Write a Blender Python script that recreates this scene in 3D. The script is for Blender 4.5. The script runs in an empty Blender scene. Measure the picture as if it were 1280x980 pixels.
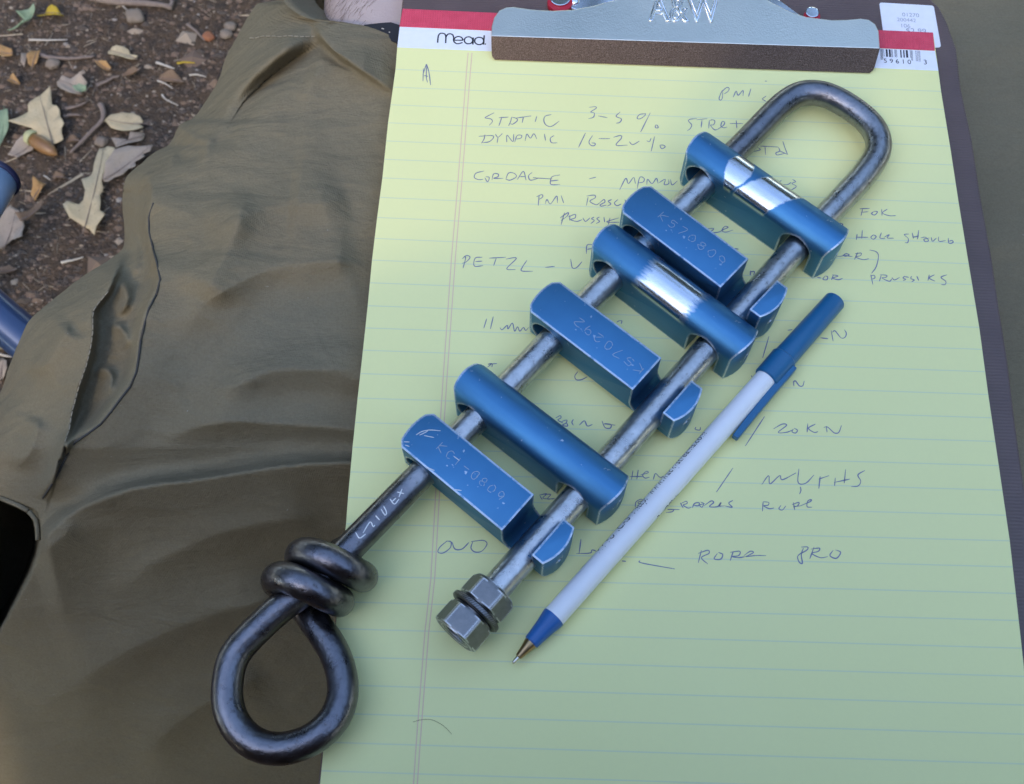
import bpy, bmesh, math, random
import numpy as np
from mathutils import Vector, Matrix, noise

random.seed(7)
sc = bpy.context.scene
COL = sc.collection

# ------------------------------------------------------------------ camera
# World: metres, origin at the top left corner of the pad's upper sheet, X to its right, Y up the sheet, Z up.
CAM = Vector((0.0609573, -0.2983909, 0.3490531))
RX = Vector((0.9990755518, 0.0429024536, -0.0027241969))
RY = Vector((0.0380337612, -0.9116771723, -0.4091432103))
RZ = Vector((-0.0200368357, 0.4086613672, -0.9124661156))
F_PX = 1390.0
cam_data = bpy.data.cameras.new("camera")
cam = bpy.data.objects.new("camera", cam_data)
COL.objects.link(cam)
M3 = Matrix((RX, -RY, -RZ)).transposed()
cam.matrix_world = Matrix.Translation(CAM) @ M3.to_4x4()
cam_data.sensor_width = 36.0
cam_data.lens = F_PX / 1280.0 * 36.0
cam_data.shift_y = -10.0 / 1280.0
cam_data.clip_start = 0.01
cam_data.clip_end = 500.0
cam_data.dof.use_dof = True
cam_data.dof.focus_distance = 0.385
cam_data.dof.aperture_fstop = 30.0
sc.camera = cam

# ------------------------------------------------------------------ world, sun, exposure
SUN = Vector((-0.16, -0.405, 0.42)).normalized()          # towards the sun
world = bpy.data.worlds.new("World")
sc.world = world
world.use_nodes = True
wn = world.node_tree
bg = wn.nodes["Background"]
sky = wn.nodes.new("ShaderNodeTexSky")
sky.sky_type = 'NISHITA'
sky.sun_disc = False
sky.sun_elevation = math.asin(SUN.z)
sky.sun_rotation = math.atan2(SUN.x, SUN.y)
sky.air_density = 1.0
sky.dust_density = 1.0
sky.ozone_density = 1.0
wn.links.new(sky.outputs[0], bg.inputs[0])
bg.inputs[1].default_value = 0.15
sun_d = bpy.data.lights.new("sun", 'SUN')
sun_d.energy = 0.19
sun_d.angle = math.radians(2.5)
sun_d.color = (1.0, 0.79, 0.52)
sun = bpy.data.objects.new("sun", sun_d)
COL.objects.link(sun)
sun.rotation_euler = (-SUN).to_track_quat('-Z', 'Y').to_euler()
sc.view_settings.view_transform = 'Standard'
sc.view_settings.look = 'None'
sc.view_settings.gamma = 1.0
sc.view_settings.exposure = 2.18

GZ = -0.42                                                  # the ground below the sitter's lap

def at(u, v, z=0.0):
    """survey: the point at height z (mm) that the photograph shows at (u, v)"""
    d = RX * ((u - 640) / F_PX) + RY * ((v - 480) / F_PX) + RZ
    return CAM + d * ((z * 0.001 - CAM.z) / d.z)

# ------------------------------------------------------------------ materials
def mat(name, color=(.5, .5, .5), rough=.5, metal=0.0, spec=.5, build=None, coat=0.0):
    m = bpy.data.materials.new(name); m.use_nodes = True
    b = m.node_tree.nodes["Principled BSDF"]
    b.inputs["Base Color"].default_value = (*color, 1)
    b.inputs["Roughness"].default_value = rough
    b.inputs["Metallic"].default_value = metal
    b.inputs["Specular IOR Level"].default_value = spec
    b.inputs["Coat Weight"].default_value = coat
    if build: build(N(m.node_tree), b)
    return m

class N:
    def __init__(s, t): s.t = t
    def n(s, kind, **kw):
        x = s.t.nodes.new("ShaderNode" + kind)
        for k, v in kw.items():
            if k.startswith("i_"):
                x.inputs[k[2:].replace("_", " ")].default_value = v
            else: setattr(x, k, v)
        return x
    def l(s, a, b): s.t.links.new(a, b)
    def coords(s, kind="Object", scale=(1, 1, 1), rot=(0, 0, 0)):
        c = s.n("TexCoord"); m = s.n("Mapping")
        m.inputs["Scale"].default_value = scale; m.inputs["Rotation"].default_value = rot
        s.l(c.outputs[kind], m.inputs[0]); return m.outputs[0]
    def noise(s, vec, scale, detail=4, rough=.55, dist=0):
        x = s.n("TexNoise"); x.inputs["Scale"].default_value = scale; x.inputs["Detail"].default_value = detail
        x.inputs["Roughness"].default_value = rough; x.inputs["Distortion"].default_value = dist
        s.l(vec, x.inputs["Vector"]); return x.outputs["Fac"]
    def ramp(s, fac, stops):
        r = s.n("ValToRGB"); e = r.color_ramp.elements
        while len(e) < len(stops): e.new(0.5)
        for i, (p, c) in enumerate(stops):
            e[i].position = p
            e[i].color = (c, c, c, 1) if isinstance(c, (int, float)) else (*c, 1)
        s.l(fac, r.inputs[0]); return r.outputs[0]
    def mix(s, fac, a, b, mode='MIX'):
        m = s.n("Mix", data_type='RGBA', blend_type=mode)
        for sock, v in ((m.inputs[0], fac), (m.inputs[6], a), (m.inputs[7], b)):
            if isinstance(v, (int, float)): sock.default_value = (v if sock.type == "VALUE" else (v, v, v, 1))
            elif isinstance(v, tuple): sock.default_value = (*v, 1)
            else: s.l(v, sock)
        return m.outputs[2]
    def math(s, op, a, b=0.0, clamp=False):
        m = s.n("Math", operation=op); m.use_clamp = clamp
        for sock, v in ((m.inputs[0], a), (m.inputs[1], b)):
            if isinstance(v, (int, float)): sock.default_value = (v if sock.type == "VALUE" else (v, v, v, 1))
            else: s.l(v, sock)
        return m.outputs[0]
    def bump(s, h, strength, dist, b, normal=None):
        x = s.n("Bump"); x.inputs["Strength"].default_value = strength; x.inputs["Distance"].default_value = dist
        s.l(h, x.inputs["Height"])
        if normal: s.l(normal, x.inputs["Normal"])
        s.l(x.outputs[0], b.inputs["Normal"]); return x.outputs[0]
    def edge(s, radius, lo=.02, hi=.10):
        """mask of convex and concave edges from the rounded normal"""
        bv = s.n("Bevel", samples=4); bv.inputs["Radius"].default_value = radius
        g = s.n("NewGeometry"); d = s.n("VectorMath", operation='DOT_PRODUCT')
        s.l(bv.outputs[0], d.inputs[0]); s.l(g.outputs["Normal"], d.inputs[1])
        k = s.math('SUBTRACT', 1.0, d.outputs["Value"])
        r = s.n("MapRange"); r.inputs[1].default_value = lo; r.inputs[2].default_value = hi
        s.l(k, r.inputs[0]); return r.outputs[0]

def b_paper(n, b):
    v = n.coords()
    f = n.noise(v, 9, 3); g = n.noise(v, 700, 2)
    c = n.mix(f, (.78, .775, .340), (.83, .82, .39))
    n.l(n.mix(n.math('MULTIPLY', g, .10), c, (.6, .58, .35)), b.inputs["Base Color"])
    h = n.math('ADD', n.noise(v, 14, 2), n.math('MULTIPLY', n.noise(v, 900, 2), .02))
    n.bump(h, .25, .004, b)
M_PAPER = mat("yellow paper", rough=.62, spec=.3, build=b_paper)
M_WHITE = mat("white header print", (.80, .82, .86), .5, build=lambda n, b: n.l(n.mix(n.noise(n.coords(), 400, 2), (.80, .82, .86), (.72, .74, .80)), b.inputs["Base Color"]))
M_LINE = mat("pale ruling ink", (.66, .70, .42), .6)
M_MARGIN = mat("pale red margin ink", (.74, .52, .36), .6)
M_INK = mat("ball pen ink", (.17, .19, .29), .45)
M_BLACK = mat("black print", (.015, .015, .02), .5)
M_GREYINK = mat("grey stamp print", (.33, .36, .42), .6)
def b_tape(n, b):
    v = n.coords()
    w = n.n("TexWave", i_Scale=330.0, bands_direction='X'); n.l(v, w.inputs[0])
    w2 = n.n("TexWave", i_Scale=330.0, bands_direction='Y'); n.l(v, w2.inputs[0])
    h = n.math('ADD', w.outputs["Fac"], w2.outputs["Fac"])
    n.l(n.mix(n.noise(v, 260, 3), (.52, .028, .065), (.70, .075, .13)), b.inputs["Base Color"])
    n.bump(h, .35, .0003, b)
M_TAPE = mat("red cloth tape", rough=.55, build=b_tape)
def b_board(n, b):
    v = n.coords()
    w = n.n("TexWave", i_Scale=260.0, bands_direction='Y', i_Distortion=1.2); n.l(v, w.inputs[0])
    n.l(n.mix(n.noise(v, 60, 5), (.075, .049, .045), (.125, .087, .080)), b.inputs["Base Color"])
    n.bump(n.math('ADD', n.math('MULTIPLY', w.outputs["Fac"], .5), n.noise(v, 900, 3)), .35, .0004, b)
M_BOARD = mat("brown hardboard", rough=.42, build=b_board)
def b_clip(n, b):
    v = n.coords()
    g = n.noise(v, 1600, 2); f = n.noise(v, 30, 3)
    n.l(n.mix(f, (.76, .72, .60), (.86, .82, .70)), b.inputs["Base Color"])
    n.l(n.ramp(f, [(.3, .30), (.7, .42)]), b.inputs["Roughness"])
    n.bump(g, .35, .0003, b)
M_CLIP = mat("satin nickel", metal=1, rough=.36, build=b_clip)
M_RED_REFLECTION = mat("dark red tape reflection", (.36, .012, .03), .4)  # solid red in place of the tape's reflection in chrome
M_CHROME = mat("chrome", (.8, .8, .82), .08, 1.0)
M_EMB = mat("polished emboss edge", (.86, .87, .88), .16, 1.0)

def b_steel(n, b):
    """bent rod: dark scale at the eye, worn bright along the bars (attribute wear along its length)"""
    v = n.coords()
    a = n.n("Attribute", attribute_name="wear")
    f = n.noise(v, 180, 6, .65); g = n.noise(v, 520, 6, .75)
    d = n.mix(f, (.045, .042, .053), (.175, .17, .195))
    l = n.mix(f, (.22, .22, .225), (.78, .78, .77))
    c = n.mix(a.outputs["Fac"], d, l)
    pits = n.ramp(g, [(.57, 0.0), (.72, 1.0)])
    c = n.mix(n.math('MULTIPLY', pits, .6), c, (.06, .055, .052))
    n.l(c, b.inputs["Base Color"])
    n.l(n.ramp(f, [(.3, .24), (.7, .38)]), b.inputs["Roughness"])
    n.bump(n.math('ADD', n.noise(v, 500, 4), n.math('MULTIPLY', pits, -.35)), .28, .0006, b)
M_STEEL = mat("worn steel rod", metal=1, rough=.4, build=b_steel)
def b_nut(n, b):
    v = n.coords(); f = n.noise(v, 260, 5, .65)
    e = n.edge(.0009, .004, .03)
    c = n.mix(f, (.11, .11, .112), (.33, .33, .33))
    n.l(n.mix(n.math('MULTIPLY', e, .9), c, (.85, .85, .85)), b.inputs["Base Color"])
    n.l(n.ramp(f, [(.3, .36), (.7, .55)]), b.inputs["Roughness"])
    n.bump(n.noise(v, 700, 4), .25, .0005, b)
M_NUT = mat("dull nut steel", metal=1, rough=.45, build=b_nut)
M_RUBBER = mat("grey washer", (.13, .13, .135), .42, 1.0)

def blue_mat(name, bands=(), scuff=.5):
    """anodised blue aluminium; bands = worn bare-metal patches along the bar (x0, x1, slant, soft) in mm"""
    def bld(n, b):
        c = n.n("TexCoord"); sx = n.n("SeparateXYZ"); n.l(c.outputs["Object"], sx.inputs[0])
        v = c.outputs["Object"]
        f = n.noise(v, 120, 4); fine = n.noise(v, 1500, 3)
        blue = n.mix(f, (.056, .185, .360), (.072, .230, .42))
        # long scuffs
        mp = n.n("Mapping"); mp.inputs["Scale"].default_value = (60, 420, 300); mp.inputs["Rotation"].default_value = (0, 0, .5); n.l(v, mp.inputs[0])
        sc_ = n.ramp(n.noise(mp.outputs[0], 1.0, 5, .7), [(.66, 0.0), (.74, 1.0)])
        chips = n.ramp(n.noise(v, 380, 3, .6), [(.69, 0.0), (.73, 1.0)])
        e = n.math('MULTIPLY', n.edge(.0011, .003, .016), n.ramp(n.noise(v, 300, 4, .7), [(.36, .25), (.48, 1.0)]))
        wear = n.math('MAXIMUM', n.math('MULTIPLY', sc_, .22 * scuff), n.math('MULTIPLY', chips, .38 * scuff))
        wear = n.math('MAXIMUM', wear, n.math('MULTIPLY', e, .95))
        pol = None
        top = n.n("MapRange"); top.inputs[1].default_value = .0040; top.inputs[2].default_value = .0052
        n.l(n.math("MULTIPLY", sx.outputs["Z"], -1.0), top.inputs[0])
        mj = n.n('Mapping'); mj.inputs['Scale'].default_value = (120, 700, 500); n.l(v, mj.inputs[0])
        jag = n.math('MULTIPLY', n.math('SUBTRACT', n.noise(mj.outputs[0], 1.0, 5, .7), .5), .0026)
        for x0, x1, sl, soft, sgn in bands:
            xx = n.math('ADD', n.math('ADD', sx.outputs["X"], n.math('MULTIPLY', sx.outputs["Y"], sl)), n.math('MULTIPLY', jag, soft))
            bow = n.math('MULTIPLY', n.math('MULTIPLY', sx.outputs["Y"], sx.outputs["Y"]), 60.0 * sgn)
            r0 = n.n("MapRange"); r0.inputs[1].default_value = x0 * .001 - .0005 * soft; r0.inputs[2].default_value = x0 * .001 + .0005 * soft
            n.l(n.math('SUBTRACT', xx, bow), r0.inputs[0])
            r1 = n.n("MapRange"); r1.inputs[1].default_value = x1 * .001 + .0005 * soft; r1.inputs[2].default_value = x1 * .001 - .0005 * soft
            n.l(n.math('ADD', xx, bow), r1.inputs[0])
            k = n.math('MULTIPLY', n.math('MULTIPLY', r0.outputs[0], r1.outputs[0]), top.outputs[0], True)
            pol = k if pol is None else n.math('MAXIMUM', pol, k)
        col = n.mix(wear, blue, (.80, .83, .86))
        if pol is not None:
            col = n.mix(pol, col, n.mix(n.noise(mj.outputs[0], .6, 4), (.50, .52, .56), (.78, .80, .84)))
            n.l(n.mix(pol, .47, .20), b.inputs["Roughness"])
            n.l(n.mix(pol, .93, 1.0), b.inputs["Metallic"])
        n.l(col, b.inputs["Base Color"])
        h = n.math('ADD', n.math('MULTIPLY', fine, .4), n.noise(v, 160, 3))
        n.bump(n.math('SUBTRACT', h, n.math('MULTIPLY', wear, .6)), .12, .0006, b)
    return mat(name, rough=.47, metal=.9, build=bld)
M_BLUE = blue_mat("blue anodised bar", scuff=.8)
M_BLUE_SCUFF = blue_mat("blue anodised bar, scuffed", scuff=1.3)
M_BLUE_BAND = blue_mat("blue anodised bar with one bare band", [(12.5, 32.5, .05, 3.6, 0.0)], 1.0)
M_BLUE_PATCH = blue_mat("blue anodised bar with two bare patches", [(6.0, 15.5, -.1, .7, 1.0), (18.0, 31.5, .5, .9, 0.0)], 1.3)
M_SCRATCH = mat("scratched bare metal", (.62, .60, .56), .4, .8)
M_SCRATCH_DIM = mat("faint scratched engraving", (.36, .40, .44), .45, .7)

def cloth_mat(name, a, c):
    def bld(n, b):
        v = n.coords()
        wv = [n.n("TexWave", i_Scale=520.0, bands_direction=d_, i_Distortion=1.0) for d_ in ('X', 'Y')]
        for w in wv: n.l(v, w.inputs[0])
        weave = n.math('MULTIPLY', wv[0].outputs["Fac"], wv[1].outputs["Fac"])
        f = n.noise(v, 16, 5, .6); g = n.noise(v, 1100, 4, .7)
        k = n.mix(f, a, c)
        k = n.mix(n.math('MULTIPLY', n.ramp(g, [(.35, 0.0), (.65, 1.0)]), .30), k, tuple(x * .55 for x in a))
        lint = n.ramp(n.noise(v, 420, 2, .5), [(.76, 0.0), (.80, .6)])
        n.l(n.mix(lint, k, (.34, .31, .26)), b.inputs["Base Color"])
        mp = n.n("Mapping"); mp.inputs["Scale"].default_value = (30, 85, 40); mp.inputs["Rotation"].default_value = (0, 0, .22); n.l(v, mp.inputs[0])
        cr = n.noise(mp.outputs[0], 1.0, 6, .62, .5)
        mp2 = n.n("Mapping"); mp2.inputs["Scale"].default_value = (110, 300, 120); mp2.inputs["Rotation"].default_value = (0, 0, .1); n.l(v, mp2.inputs[0])
        cr2 = n.noise(mp2.outputs[0], 1.0, 4, .6)
        h = n.math('ADD', n.math('ADD', cr, n.math('MULTIPLY', cr2, .16)), n.math('ADD', n.math('MULTIPLY', weave, .035), n.math('MULTIPLY', g, .05)))
        n.bump(h, .6, .0034, b)
    return mat(name, rough=.9, spec=.12, build=bld)
M_CLOTH = cloth_mat("olive trouser cotton", (.165, .138, .086), (.225, .194, .128))
M_THREAD = mat("tan thread", (.30, .26, .19), .8)
M_SEAM_SHADE = mat("painted seam shade", (.05, .048, .042), .9)  # dark colour for the shade along the seam
def b_skin(n, b):
    v = n.coords(); f = n.noise(v, 60, 4)
    n.l(n.mix(f, (.37, .285, .26), (.49, .41, .385)), b.inputs["Base Color"])
    n.bump(n.noise(v, 900, 3), .3, .0006, b)
    b.inputs["Subsurface Weight"].default_value = .1
    b.inputs["Subsurface Radius"].default_value = (.004, .002, .001)
M_SKIN = mat("skin", rough=.5, build=b_skin)
M_HAIR = mat("brown hair", (.10, .06, .04), .6)
M_SHIRT = mat("brown cotton shirt", (.075, .036, .028), .85)
M_STRAP = mat("black strap", (.014, .014, .018), .6)
def b_pen(n, b):
    n.l(n.mix(n.noise(n.coords(), 40, 3), (.76, .77, .79), (.81, .82, .83)), b.inputs["Base Color"])
M_PENW = mat("white pen plastic", rough=.34, build=b_pen)
M_PENB = mat("teal blue pen plastic", (.012, .115, .255), .38, build=lambda n, b: n.bump(n.noise(n.coords(), 600, 3), .12, .0004, b))
M_PENC = mat("blue pen collar plastic", (.016, .11, .34), .36)
M_BRASS = mat("dull brass", (.36, .25, .13), .32, 1.0)
M_TIP = mat("pen ball steel", (.6, .55, .45), .2, 1.0)
def b_ground(n, b):
    v = n.coords()
    f = n.noise(v, 9, 6, .6); g = n.noise(v, 90, 6, .65); h = n.noise(v, 420, 5, .7)
    c = n.mix(f, (.122, .083, .055), (.195, .137, .090))
    c = n.mix(n.ramp(g, [(.42, 0.0), (.65, 1.0)]), c, (.080, .066, .056))
    c = n.mix(n.ramp(h, [(.58, 0.0), (.72, .7)]), c, (.26, .21, .16))
    n.l(c, b.inputs["Base Color"])
    n.bump(n.math('ADD', n.math('MULTIPLY', g, 1.4), h), .9, .006, b)
M_GROUND = mat("dry dirt", rough=.95, spec=.1, build=b_ground)
def leaf_mat(name, a, c):
    def bld(n, b):
        v = n.coords()
        f = n.noise(v, 90, 5, .6); g = n.noise(v, 420, 3)
        k = n.mix(f, a, c)
        n.l(n.mix(n.ramp(g, [(.62, 0.0), (.72, .6)]), k, tuple(x * .5 for x in a)), b.inputs["Base Color"])
        n.bump(n.noise(v, 350, 4), .5, .001, b)
    return mat(name, rough=.75, spec=.25, build=bld)
M_LEAF = {"pale": leaf_mat("pale dry leaf", (.43, .33, .185), (.60, .49, .31)),
          "grey": leaf_mat("grey pink dry leaf", (.30, .23, .17), (.42, .345, .27)),
          "brown": leaf_mat("brown dry leaf", (.16, .10, .06), (.25, .17, .11)),
          "orange": leaf_mat("orange dry leaf", (.36, .19, .07), (.48, .30, .13)),
          "yellow": leaf_mat("yellow leaf", (.42, .28, .025), (.50, .36, .05)),
          "green": leaf_mat("pale green leaf", (.19, .26, .15), (.32, .38, .24))}
M_TWIG = mat("dry twig", (.20, .15, .115), .85, build=lambda n, b: n.l(n.mix(n.noise(n.coords(), 300, 4), (.14, .10, .08), (.27, .21, .17)), b.inputs["Base Color"]))
M_STRAW = mat("bleached straw", (.52, .46, .38), .7)
M_ACORN = mat("acorn shell", rough=.35, build=lambda n, b: n.l(n.mix(n.noise(n.coords(scale=(1, 1, 1)), 160, 3), (.16, .075, .025), (.27, .14, .05)), b.inputs["Base Color"]))
M_ACAP = mat("pale acorn cap", (.40, .39, .20), .7)
M_STONE = mat("tan pebble", rough=.8, build=lambda n, b: n.l(n.mix(n.noise(n.coords(), 160, 4), (.15, .115, .085), (.25, .20, .155)), b.inputs["Base Color"]))
M_RUST = mat("red brown pebble", (.26, .10, .045), .75)
M_TUBE_SHADED = mat("blue tube with shade in colour", rough=.33, metal=.25, coat=.3, build=lambda n, b: n.l(n.mix(n.noise(n.coords(), 50, 3), (.022, .048, .12), (.032, .066, .16)), b.inputs["Base Color"]))  # same blue frame, darkened in colour for the shade beside the leg
M_TUBE_LIT = mat("blue tube with light in colour", (.36, .50, .66), .3, 0.0, coat=.3)  # same blue frame, lightened in colour where it faces the sky
M_CAP = mat("navy plastic cap", (.016, .02, .06), .45)

# ------------------------------------------------------------------ object helpers
def mesh_obj(name, verts, faces, m, parent=None, smooth=True, loc=None):
    me = bpy.data.meshes.new(name)
    me.from_pydata([tuple(v) for v in verts], [], faces)
    me.update()
    o = bpy.data.objects.new(name, me); COL.objects.link(o)
    if m: me.materials.append(m)
    if smooth: me.polygons.foreach_set("use_smooth", [True] * len(me.polygons))
    if parent: o.parent = parent
    if loc: o.location = loc
    return o

def thing(name, label, cat, loc=(0, 0, 0), group=None):
    o = bpy.data.objects.new(name, None); COL.objects.link(o)
    o.location = loc; o.empty_display_size = .02
    return tag(o, label, cat, group)

def tag(o, label, cat, group=None):
    o["label"] = label; o["category"] = cat
    if group: o["group"] = group
    return o

def recenter(o, c):
    """move the origin to c without moving the mesh"""
    o.data.transform(Matrix.Translation(-Vector(c))); o.location = Vector(c); return o

def bm_obj(name, bm, m, parent=None, smooth=False):
    me = bpy.data.meshes.new(name); bm.normal_update(); bm.to_mesh(me); bm.free()
    o = bpy.data.objects.new(name, me); COL.objects.link(o); me.materials.append(m)
    if smooth: me.polygons.foreach_set("use_smooth", [True] * len(me.polygons))
    if parent: o.parent = parent
    return o

def bake(o):
    """apply modifiers"""
    dg = bpy.context.evaluated_depsgraph_get(); dg.update()
    me = bpy.data.meshes.new_from_object(o.evaluated_get(dg))
    o.modifiers.clear(); old = o.data; me.name = o.name; o.data = me
    if old.users == 0: bpy.data.meshes.remove(old)
    return o

def catmull(pts, n):
    P = [Vector(p) for p in pts]
    if len(P) < 3: return [P[0].lerp(P[-1], i / n) for i in range(n + 1)]
    Q = [2 * P[0] - P[1]] + P + [2 * P[-1] - P[-2]]
    out = []
    for i in range(1, len(Q) - 2):
        a, b, c, d = Q[i - 1:i + 3]
        for k in range(n):
            t = k / n
            out.append(.5 * ((2 * b) + (c - a) * t + (2 * a - 5 * b + 4 * c - d) * t * t + (3 * b - a - 3 * c + d) * t ** 3))
    out.append(P[-1]); return out

def tube_geo(path, rad, seg=16, cap=True):
    n = len(path); V = []; Fc = []
    up = None
    for i, p in enumerate(path):
        t = (path[min(i + 1, n - 1)] - path[max(i - 1, 0)]).normalized()
        if up is None:
            up = t.orthogonal().normalized()
        up = (up - t * up.dot(t)).normalized(); s = t.cross(up)
        r = rad(i / (n - 1)) if callable(rad) else rad
        for k in range(seg):
            a = 2 * math.pi * k / seg
            V.append(p + (up * math.cos(a) + s * math.sin(a)) * r)
    for i in range(n - 1):
        for k in range(seg):
            a = i * seg + k; b = i * seg + (k + 1) % seg
            Fc.append((a, b, b + seg, a + seg))
    if cap:
        Fc.append(tuple(range(seg))[::-1]); Fc.append(tuple(range((n - 1) * seg, n * seg)))
    return V, Fc

def tube(name, path, rad, m, parent=None, seg=16, cap=True):
    V, Fc = tube_geo(path, rad, seg, cap)
    o = mesh_obj(name, V, Fc, m, parent)
    if cap:
        o.data.polygons[-1].use_smooth = False; o.data.polygons[-2].use_smooth = False
    return o

def ribbon_geo(lines, w, V, Fc, normal=Vector((0, 0, 1)), taper=.5, vary=0.0):
    for P in lines:
        n = len(P); base = len(V)
        for i, p in enumerate(P):
            t = (P[min(i + 1, n - 1)] - P[max(i - 1, 0)])
            t = t.normalized() if t.length > 1e-9 else Vector((1, 0, 0))
            s = normal.cross(t).normalized()
            e = min(i, n - 1 - i) / max(1, n * .12); k = (taper + (1 - taper) * min(1, e)) * (1 + vary * noise.noise(p * 420))
            V += [p - s * w * .5 * k, p + s * w * .5 * k]
        for i in range(n - 1):
            a = base + 2 * i; Fc.append((a, a + 2, a + 3, a + 1))

def prism(name, outline, z0, z1, m, parent=None, bevel=0.0, seg=2):
    """outline: list of (x, y) counter-clockwise"""
    bm = bmesh.new()
    lo = [bm.verts.new((x, y, z0)) for x, y in outline]; hi = [bm.verts.new((x, y, z1)) for x, y in outline]
    n = len(lo)
    bm.faces.new(hi); bm.faces.new(lo[::-1])
    for i in range(n): bm.faces.new((lo[i], lo[(i + 1) % n], hi[(i + 1) % n], hi[i]))
    bmesh.ops.recalc_face_normals(bm, faces=bm.faces)
    o = bm_obj(name, bm, m, parent)
    if bevel:
        md = o.modifiers.new("b", 'BEVEL'); md.width = bevel; md.segments = seg; md.limit_method = 'ANGLE'; md.angle_limit = math.radians(50)
        bake(o)
    return o

def xy(pts, z): return [tuple(at(u, v, z).xy) for u, v in pts]
def ccw(p):
    a = sum(p[i][0] * p[(i + 1) % len(p)][1] - p[(i + 1) % len(p)][0] * p[i][1] for i in range(len(p)))
    return p if a > 0 else p[::-1]

def round_poly(p, r, n=5):
    out = []
    for i in range(len(p)):
        a, b, c = Vector(p[i - 1]).to_2d(), Vector(p[i]).to_2d(), Vector(p[(i + 1) % len(p)]).to_2d()
        rr = min(r, (a - b).length * .45, (c - b).length * .45)
        s = b + (a - b).normalized() * rr; e = b + (c - b).normalized() * rr
        for k in range(n + 1):
            t = k / n; out.append(tuple(s * (1 - t) ** 2 + b * 2 * t * (1 - t) + e * t * t))
    return out

def text_mesh(name, body, size, m, parent=None, **kw):
    c = bpy.data.curves.new(name, 'FONT'); c.body = body; c.size = size
    for k, v in kw.items(): setattr(c, k, v)
    t = bpy.data.objects.new(name, c); COL.objects.link(t)
    dg = bpy.context.evaluated_depsgraph_get(); dg.update()
    me = bpy.data.meshes.new_from_object(t.evaluated_get(dg))
    bpy.data.objects.remove(t); bpy.data.curves.remove(c)
    me.materials.clear(); me.materials.append(m); me.name = name
    o = bpy.data.objects.new(name, me); COL.objects.link(o)
    if parent: o.parent = parent
    return o

def place_text(o, p0, p1, width=None):
    """lay the text's x axis from p0 to p1 (points), scaled to fit the width between them"""
    xs = [v.co.x for v in o.data.vertices]; w = max(xs) - min(xs)
    d = (p1 - p0); s = d.length / w
    x = d.normalized(); z = Vector((0, 0, 1)); y = z.cross(x)
    T = Matrix.Translation(p0) @ Matrix((x, y, z)).transposed().to_4x4() @ Matrix.Scale(s, 4) @ Matrix.Translation((-min(xs), 0, 0))
    o.data.transform(T); return o

# ------------------------------------------------------------------ ground
bm = bmesh.new()
bmesh.ops.create_grid(bm, x_segments=2, y_segments=2, size=60)
ground = bm_obj("ground", bm, M_GROUND); ground.location = (0, 0, GZ); ground["kind"] = "structure"
ground["label"] = "dry brown dirt ground strewn with litter"

# ------------------------------------------------------------------ clipboard
Z_BOARD = -5.0
board = thing("clipboard", "dark brown clipboard with a satin metal clip under the yellow pad", "clipboard", (.108, -.14, -.008))
def under(o, root):
    """parent keeping the mesh where it is: origin at the root's location"""
    o.data.transform(Matrix.Translation(-root.location)); o.parent = root; return o
R_EDGE = [(1174, 8), (1184, 27), (1191, 47), (1195.7, 60), (1201.8, 110.8), (1215, 171.7), (1227, 249), (1240.4, 322), (1249.5, 385), (1259.7, 448), (1269.8, 531), (1280, 602)]
re = xy(R_EDGE, Z_BOARD)
tr = at(1120, -9, Z_BOARD)
dx = (re[-1][0] - re[4][0]) / (re[-1][1] - re[4][1])
br = (re[-1][0] + dx * (-.325 - re[-1][1]), -.325)
tl = at(506, -30, Z_BOARD)
pts = [(.0005, -.325), br] + re[::-1] + [(re[0][0] - .006, tr.y + .0015), (tr.x, tr.y + .003), (tl.x + .012, tr.y + .012), (tl.x, tr.y + .004)]
o = prism("board", ccw(pts), -.008, Z_BOARD * .001, M_BOARD, None, .0009, 3); under(o, board)

# the clip: flat jaw with a turned-down front flange
ZC = 7.4
front_l, front_r = (614, 45), (1100, 60.5)
plate_px = [front_l, (614.5, 33), (617.5, 22), (624, 13), (633, 9), (642, 8.5), (665, 11.8), (690, 13.3), (716, 12), (740, 7.5), (768, 0), (800, -14), (840, -22), (905, -20), (945, -6),
            (962, 2), (976, 9), (990, 15.5), (1008, 21), (1040, 25), (1060, 24.5), (1076, 23), (1086, 24.5), (1094, 30), (1098.5, 39), front_r]
o = prism("clip_plate", ccw(xy(plate_px, ZC)), ZC * .001 - .0009, ZC * .001, M_CLIP, None, .0003, 2); under(o, board); clip_plate = o
fl = [at(*front_l, ZC), at(*front_r, ZC)]; bl = [at(614.8, 74.5, .6), at(1091, 91.5, .6)]
V = []; Fc = []
nx, steps = 24, 8
for side in (0, 1):
    for i in range(nx + 1):
        t = i / nx
        for k in range(steps + 1):
            s = k / steps
            a = fl[0].lerp(fl[1], t); b = bl[0].lerp(bl[1], t)
            p = a.lerp(b, s)
            p.z = a.z + (b.z - a.z) * s
            e = min(t, 1 - t) * nx
            if s > .85 and e < .5: p.x += (.0012 if t < .5 else -.0012) * (s - .85) / .15
            if side: p = p + Vector((0, .0009, -.0001))
            V.append(p)
nn = (nx + 1) * (steps + 1)
idx = lambda s_, i, k: s_ * nn + i * (steps + 1) + k
for i in range(nx):
    for k in range(steps):
        Fc.append((idx(0, i, k), idx(0, i, k + 1), idx(0, i + 1, k + 1), idx(0, i + 1, k)))
        Fc.append((idx(1, i, k), idx(1, i + 1, k), idx(1, i + 1, k + 1), idx(1, i, k + 1)))
    Fc.append((idx(0, i, steps), idx(1, i, steps), idx(1, i + 1, steps), idx(0, i + 1, steps)))
for k in range(steps):
    Fc.append((idx(0, 0, k), idx(1, 0, k), idx(1, 0, k + 1), idx(0, 0, k + 1)))
    Fc.append((idx(0, nx, k), idx(0, nx, k + 1), idx(1, nx, k + 1), idx(1, nx, k)))
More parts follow.
